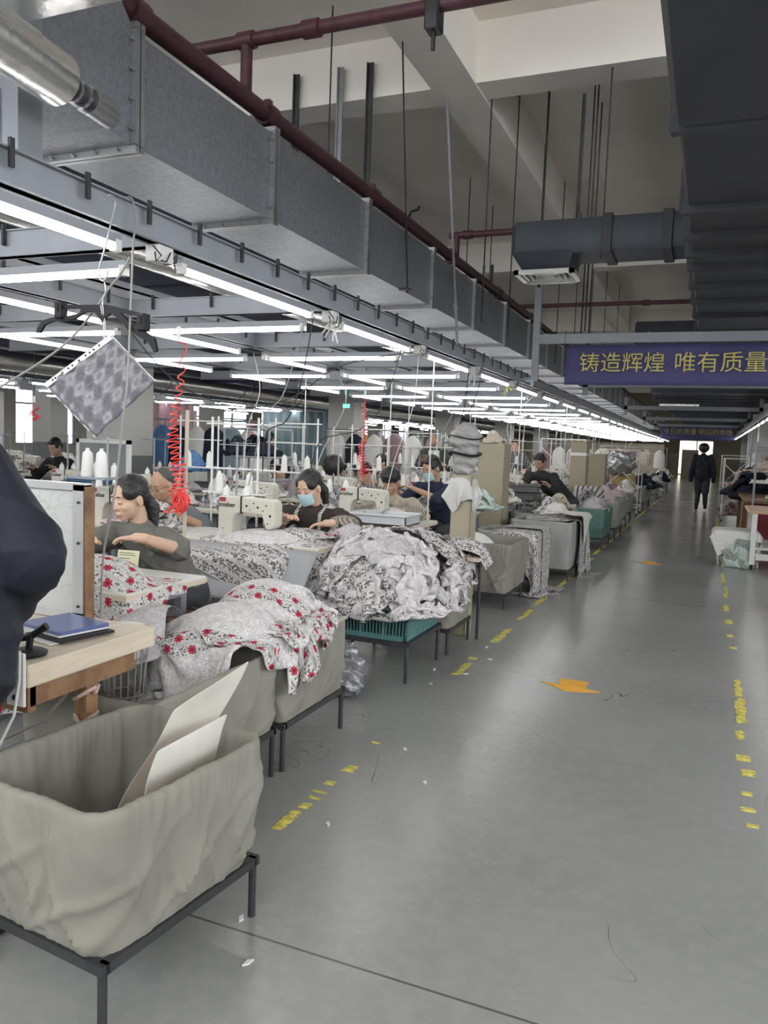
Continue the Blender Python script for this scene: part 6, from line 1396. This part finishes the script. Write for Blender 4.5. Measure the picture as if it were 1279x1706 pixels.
# wires hanging from the grid
wl = [([(-2.19, 4.15, 2.12), (-2.29, 4.2, 1.735), (-2.409, 4.25, 1.517), (-2.576, 4.3, 1.44), (-2.66, 4.4, 1.2)], .004, iron_m, 'dark wire sagging from the second light joint to the second table'),
 ([(-2.257, 4.18, 2.14), (-2.337, 4.2, 1.877), (-2.413, 4.2, 1.662), (-2.535, 4.2, 1.514), (-2.70, 4.3, 1.1)], .0035, rail_m, 'grey wire running down beside the dark wire at the second light joint'),
 ([(-1.96, 6.5, 2.15), (-1.936, 6.5, 2.054), (-1.95, 6.5, 1.8), (-1.979, 6.5, 1.623), (-2.042, 6.5, 1.467), (-2.12, 6.5, 1.42)], .004, black_m, 'black cable hanging left of the strapped bundle'),
 ([(-1.95, 7.0, 2.15), (-1.99, 7.0, 1.9), (-2.03, 6.9, 1.705), (-2.05, 6.6, 1.432), (-2.1, 6.5, 1.2)], .004, black_m, 'black cable crossing down to the right of the strapped bundle'),
 ([(-2.15, 5.5, 2.13), (-2.293, 5.5, 1.69), (-2.472, 5.5, 1.501), (-2.674, 5.5, 1.449), (-2.827, 5.5, 1.375), (-2.927, 5.5, 1.0)], .004, iron_m, 'long dark cable swagged across the second square column'),
 ([(-3.62, 5.8, 2.12), (-3.55, 5.8, 1.8), (-3.66, 5.8, 1.5), (-3.7, 5.8, 1.05)], .0035, white_m, 'white cable dropping from the second light rail'),
 ([(-3.62, 4.2, 2.12), (-3.4, 4.5, 1.75), (-3.1, 4.8, 1.62), (-2.8, 5.0, 1.7), (-2.5, 5.2, 1.95), (-2.16, 5.8, 2.12)], .004, iron_m, 'dark cable swagged between the first and second light rails'),
 ([(-2.15, 5.85, 2.12), (-2.2, 5.9, 1.7), (-2.35, 5.95, 1.3), (-2.45, 6.0, .95)], .0035, white_m, 'white cable dropping to the third table'),
 ([(-2.15, 7.4, 2.12), (-2.3, 7.4, 1.8), (-2.5, 7.4, 1.4), (-2.7, 7.5, 1.0)], .004, rail_m, 'grey cable dropping to the fourth table'),
 ([(-3.62, 7.4, 2.12), (-3.5, 7.4, 1.8), (-3.8, 7.5, 1.3), (-3.9, 7.5, 1.0)], .004, white_m, 'white cable dropping from the second rail to the fourth row')]
for p, r, m, lb in wl: wire(p, r, m, lb, 'electric_cable', 'cable')
for k in range(5, 16):
    y = Y0+PT*k-.2
    wire([(-2.15, y, 2.12), (-2.3-.1*(k % 3), y, 1.7), (-2.25-.15*(k % 2), y+.1, 1.3), (-2.5, y+.1, .95)], .004, white_m if k % 2 else iron_m, '%s cable dropping from the aisle-side light rail at its %s joint' % ('white' if k % 2 else 'dark', NUM[k]), 'electric_cable', 'cable', 'cables dropping from the aisle-side rail')
# white power drops: thin poles from grid to tables
for k in range(2, 14):
    for c in ((1, 2) if k % 2 else (0,)):
        x = XC[c]+.45; y = 2.785+1.7*k+.24
        put_ = tag(O('power_pole', MB().cyl((x, y, .75), (x, y, 2.16), .006, 6), white_m), 'thin white pole from the light rails to the table, %s row, %s' % (ordi[k], colw[c]), 'pole', 'white power poles')
# loose bundle of ties at the third joint
for k, (y, c_) in enumerate(((4.25, white_m), (7.3, white_m), (8.75, mat('lime_cord', (.5, .6, .15), .6)))):
    b = MB()
    for q in range(6): a = q*1.1+k; b.tube([(-2.13, y, 2.12), (-2.13+.03*math.cos(a), y+.03*math.sin(a), 2.06), (-2.13+.06*math.cos(a+.5), y+.05*math.sin(a), 1.98+.02*q)], .005, 5)
    tag(O('tied_ribbon', b, c_), 'knotted %s ribbons tied at a light joint, %s along the aisle-side rail' % ('lime' if k == 2 else 'white', ['nearest', 'middle', 'farthest'][k]), 'ribbon')
# exit sign glow
tag(O('green_exit_lamp', MB().box(-5.02, -4.92, 10.52, 10.54, 1.90, 1.955).cyl((-4.98, 10.53, 1.95), (-4.98, 10.53, 2.18), .004, 5), emit('green_exit_light', (.1, 1, .4), 2), sm=0), 'tiny green exit lamp below the light grid', 'exit sign')
# ================================================================ RIGHT SIDE OF THE AISLE
t = T('side_table', 'work table with pale wood top at the right edge of the frame', 'table', (.9, 11.3, 0))
O('tabletop', MB().box(.50, 1.6, 10.75, 11.9, .70, .74, c=.01), mat('peach_wood', (.50, .34, .22), .5), t, True, 0)
for x, y in ((.58, 10.8), (.58, 11.85), (1.5, 10.8), (1.5, 11.85)): O('leg', MB().box(x-.03, x+.03, y-.03, y+.03, .06, .7), white_m, t, True, 0); O('caster', MB().cyl((x-.015, y, .03), (x+.015, y, .03), .03, 10), black_m, t, True)
O('low_shelf', MB().box(.55, 1.55, 10.78, 11.88, .25, .28), lam_m, t, True, 0); O('cross_rail', MB().box(.55, 1.55, 10.78, 10.81, .12, .2), white_m, t, True, 0)
t = T('low_bench', 'low bench carrying the white draped bundle at the right', 'bench', (.38, 11.2, 0)); O('bench_top', MB().box(.15, .70, 10.95, 11.5, .36, .39), lam_m, t, True, 0)
for x, y in ((.2, 11.0), (.66, 11.0), (.2, 11.45), (.66, 11.45)): O('leg', MB().cyl((x, y, 0), (x, y, .36), .015, 8), white_m, t, True)
drape('white cloth thrown over a low bundle on the right of the aisle', sheet0(.38, 11.1, .70, 34, 34, .022, .022, rz=R(20), shrink=.85, amp=.04, seed=61, freq=2), .022, .022, pr_white, [bx(.10, .68, 10.85, 11.5, 0, .46, .06)], steps=70, iters=7, name='draped_cloth')
for k in range(5): drape('layer of mint printed garment in the low stack at the right, %s' % ['bottom', 'second', 'third', 'fourth', 'top'][k], sheet0(.42+.03*k, 10.92, .30+.05*k, 26, 22, .02, .02, rz=.4*k, shrink=.65, amp=.06, seed=62+k, freq=3), .02, .02, [printed('mint_dark_print', 'all', .1, fb=(.40, .47, .42), pitch=.05), pr_mint][k % 2], [bx(.14, .66, 10.83, 11.3, 0, .12+.06*k, .04)], steps=35, iters=5, group='mint garments in the low stack')
rack('white wheeled rack piled with garments right of the aisle', .70, 18.9, .75, 1.2, 1.35, shelves=(.3, .75))
rack('smaller white rack behind the piled rack on the right', .62, 22.5, .6, .9, 1.42, shelves=(.7,))
for k, (x, y, z, L, W_, h_, m, lb) in enumerate(((.72, 18.7, .76, .9, 1.2, .35, pr_pink, 'pink cloth heap on the right-hand rack'), (.8, 18.9, 1.0, .8, .9, .3, pr_white, 'white cloth heap on top of the right-hand rack'), (.82, 16.4, .60, 1.1, 1.5, .62, pr_navy, 'dark navy cloth heap spilling over the table right of the aisle'), (1.0, 15.7, 1.12, .9, .9, .22, pr_beige, 'beige cloth on top of the navy heap'), (.72, 17.5, .2, .7, .9, .5, pinkd, 'dusty pink cloth bundle low under the navy heap'), (1.1, 14.6, .95, .8, .9, .22, pr_white, 'pale folded cloth beside the beige cloth'), (1.2, 12.6, .78, .7, .9, .25, pr_white, 'white cloth heap at the right edge behind the side table'), (1.5, 13.8, .95, .9, .9, .3, pinkd, 'maroon cloth heap near the right edge'))):
    heap(x, y, z, L, W_, h_, m, k, lb, rz=.3*k)
t = T('cutting_table', 'long table under the cloth heaps right of the aisle', 'table', (1.2, 15.8, 0)); O('tabletop', MB().box(.55, 2.3, 13.2, 17.2, .70, .74), wood2_m, t, True, 0)
for x, y in ((.62, 13.3), (.62, 17.1), (2.2, 13.3), (2.2, 17.1)): O('leg', MB().box(x-.03, x+.03, y-.03, y+.03, 0, .7), wood2_m, t, True, 0)
for x0, y0, x1, y1, z1, m, lb in ((.62, 13.25, 1.1, 13.9, .69, mat('dark_red_box', (.20, .02, .03), .6), 'dark red carton under the long table'), (.56, 14.05, .75, 14.6, .65, wood2_m, 'narrow brown board leaning under the long table')):
    tag(O('storage_carton', MB().box(x0, x1, y0, y1, 0, z1, c=.01), m, sm=0), lb, 'carton')
for k, (x, y, z1) in enumerate(((.62, 12.3, 1.62), (1.5, 12.3, 1.62), (.75, 16.9, 1.9))): tag(O('steel_upright', MB().cyl((x, y, 0), (x, y, z1), .016, 8), rail_m), 'slim steel upright right of the aisle, %s' % ['beside the side table', 'at the frame edge', 'at the far end of the long table'][k], 'upright')
tag(O('steel_crossbar', MB().cyl((.62, 12.3, 1.55), (1.5, 12.3, 1.55), .016, 8), rail_m), 'steel crossbar between the uprights right of the aisle', 'crossbar')
clothes_rail(1.6, 24, 1.2, 1.6, [(pr_white, 'white'), (pinkd, 'dark pink'), (pr_beige, 'beige')], 'far right of the aisle', 'clothes far right')
# end-of-hall clutter
for k in range(6): tag(O('stacked_carton', MB().box(-7+k*1.1, -6.1+k*1.1, 50, 51, 0, 1.2+.25*(k % 3), c=.02), kraft_m, sm=0), 'brown carton stack at the far end of the hall, %s from the left' % ordi[k], 'carton', 'cartons at the far end')
tag(O('khaki_partition', MB().box(-12, -2.4, 48, 48.1, 0, 1.95), mat('khaki_partition', (.60, .53, .40), .8)), 'khaki partition wall at the far end left of the doorway', 'partition')

# busier middle distance: thread racks with cones, parcels on the tables
for k in range(2, 9):
    for c in (1, 2):
        x = XC[c]+.22; y = 2.785+1.7*k+.22
        t = T('cone_rack', 'white tube rack over the table in the %s row, %s' % (ordi[k], colw[c]), 'rack', (x, y, .75), group='white tube racks over the tables')
        O('rack_frame', MB().cyl((-.22, 0, 0), (-.22, 0, .85), .008, 6).cyl((.22, 0, 0), (.22, 0, .85), .008, 6).cyl((-.26, 0, .8), (.26, 0, .8), .007, 6).cyl((-.26, 0, .62), (.26, 0, .62), .005, 6).box(-.26, .26, -.045, .045, .345, .355), white_m, t)
        for q, dx_ in enumerate((-.12, .12)):
            put(conep, x+dx_, y, 1.107, 0, 'white thread cone on the tube rack in the %s row, %s, %s' % (ordi[k], colw[c], ['left', 'right'][q]), 'cones on the far tube racks')
for k in range(2, 12):
    for c in (0, 1, 2):
        m, nm = cloths[(k*2+c+1) % 6]
        heap(XC[c]-.42, 2.785+1.7*k+.05, .752, .34, .40, .20+.06*((k*c) % 3), m, k+2*c+1, '%s cloth bundle at the left end of the table, %s row, %s' % (nm, ordi[k], colw[c]), 'cloth bundles at the table ends', rz=2*k+c)
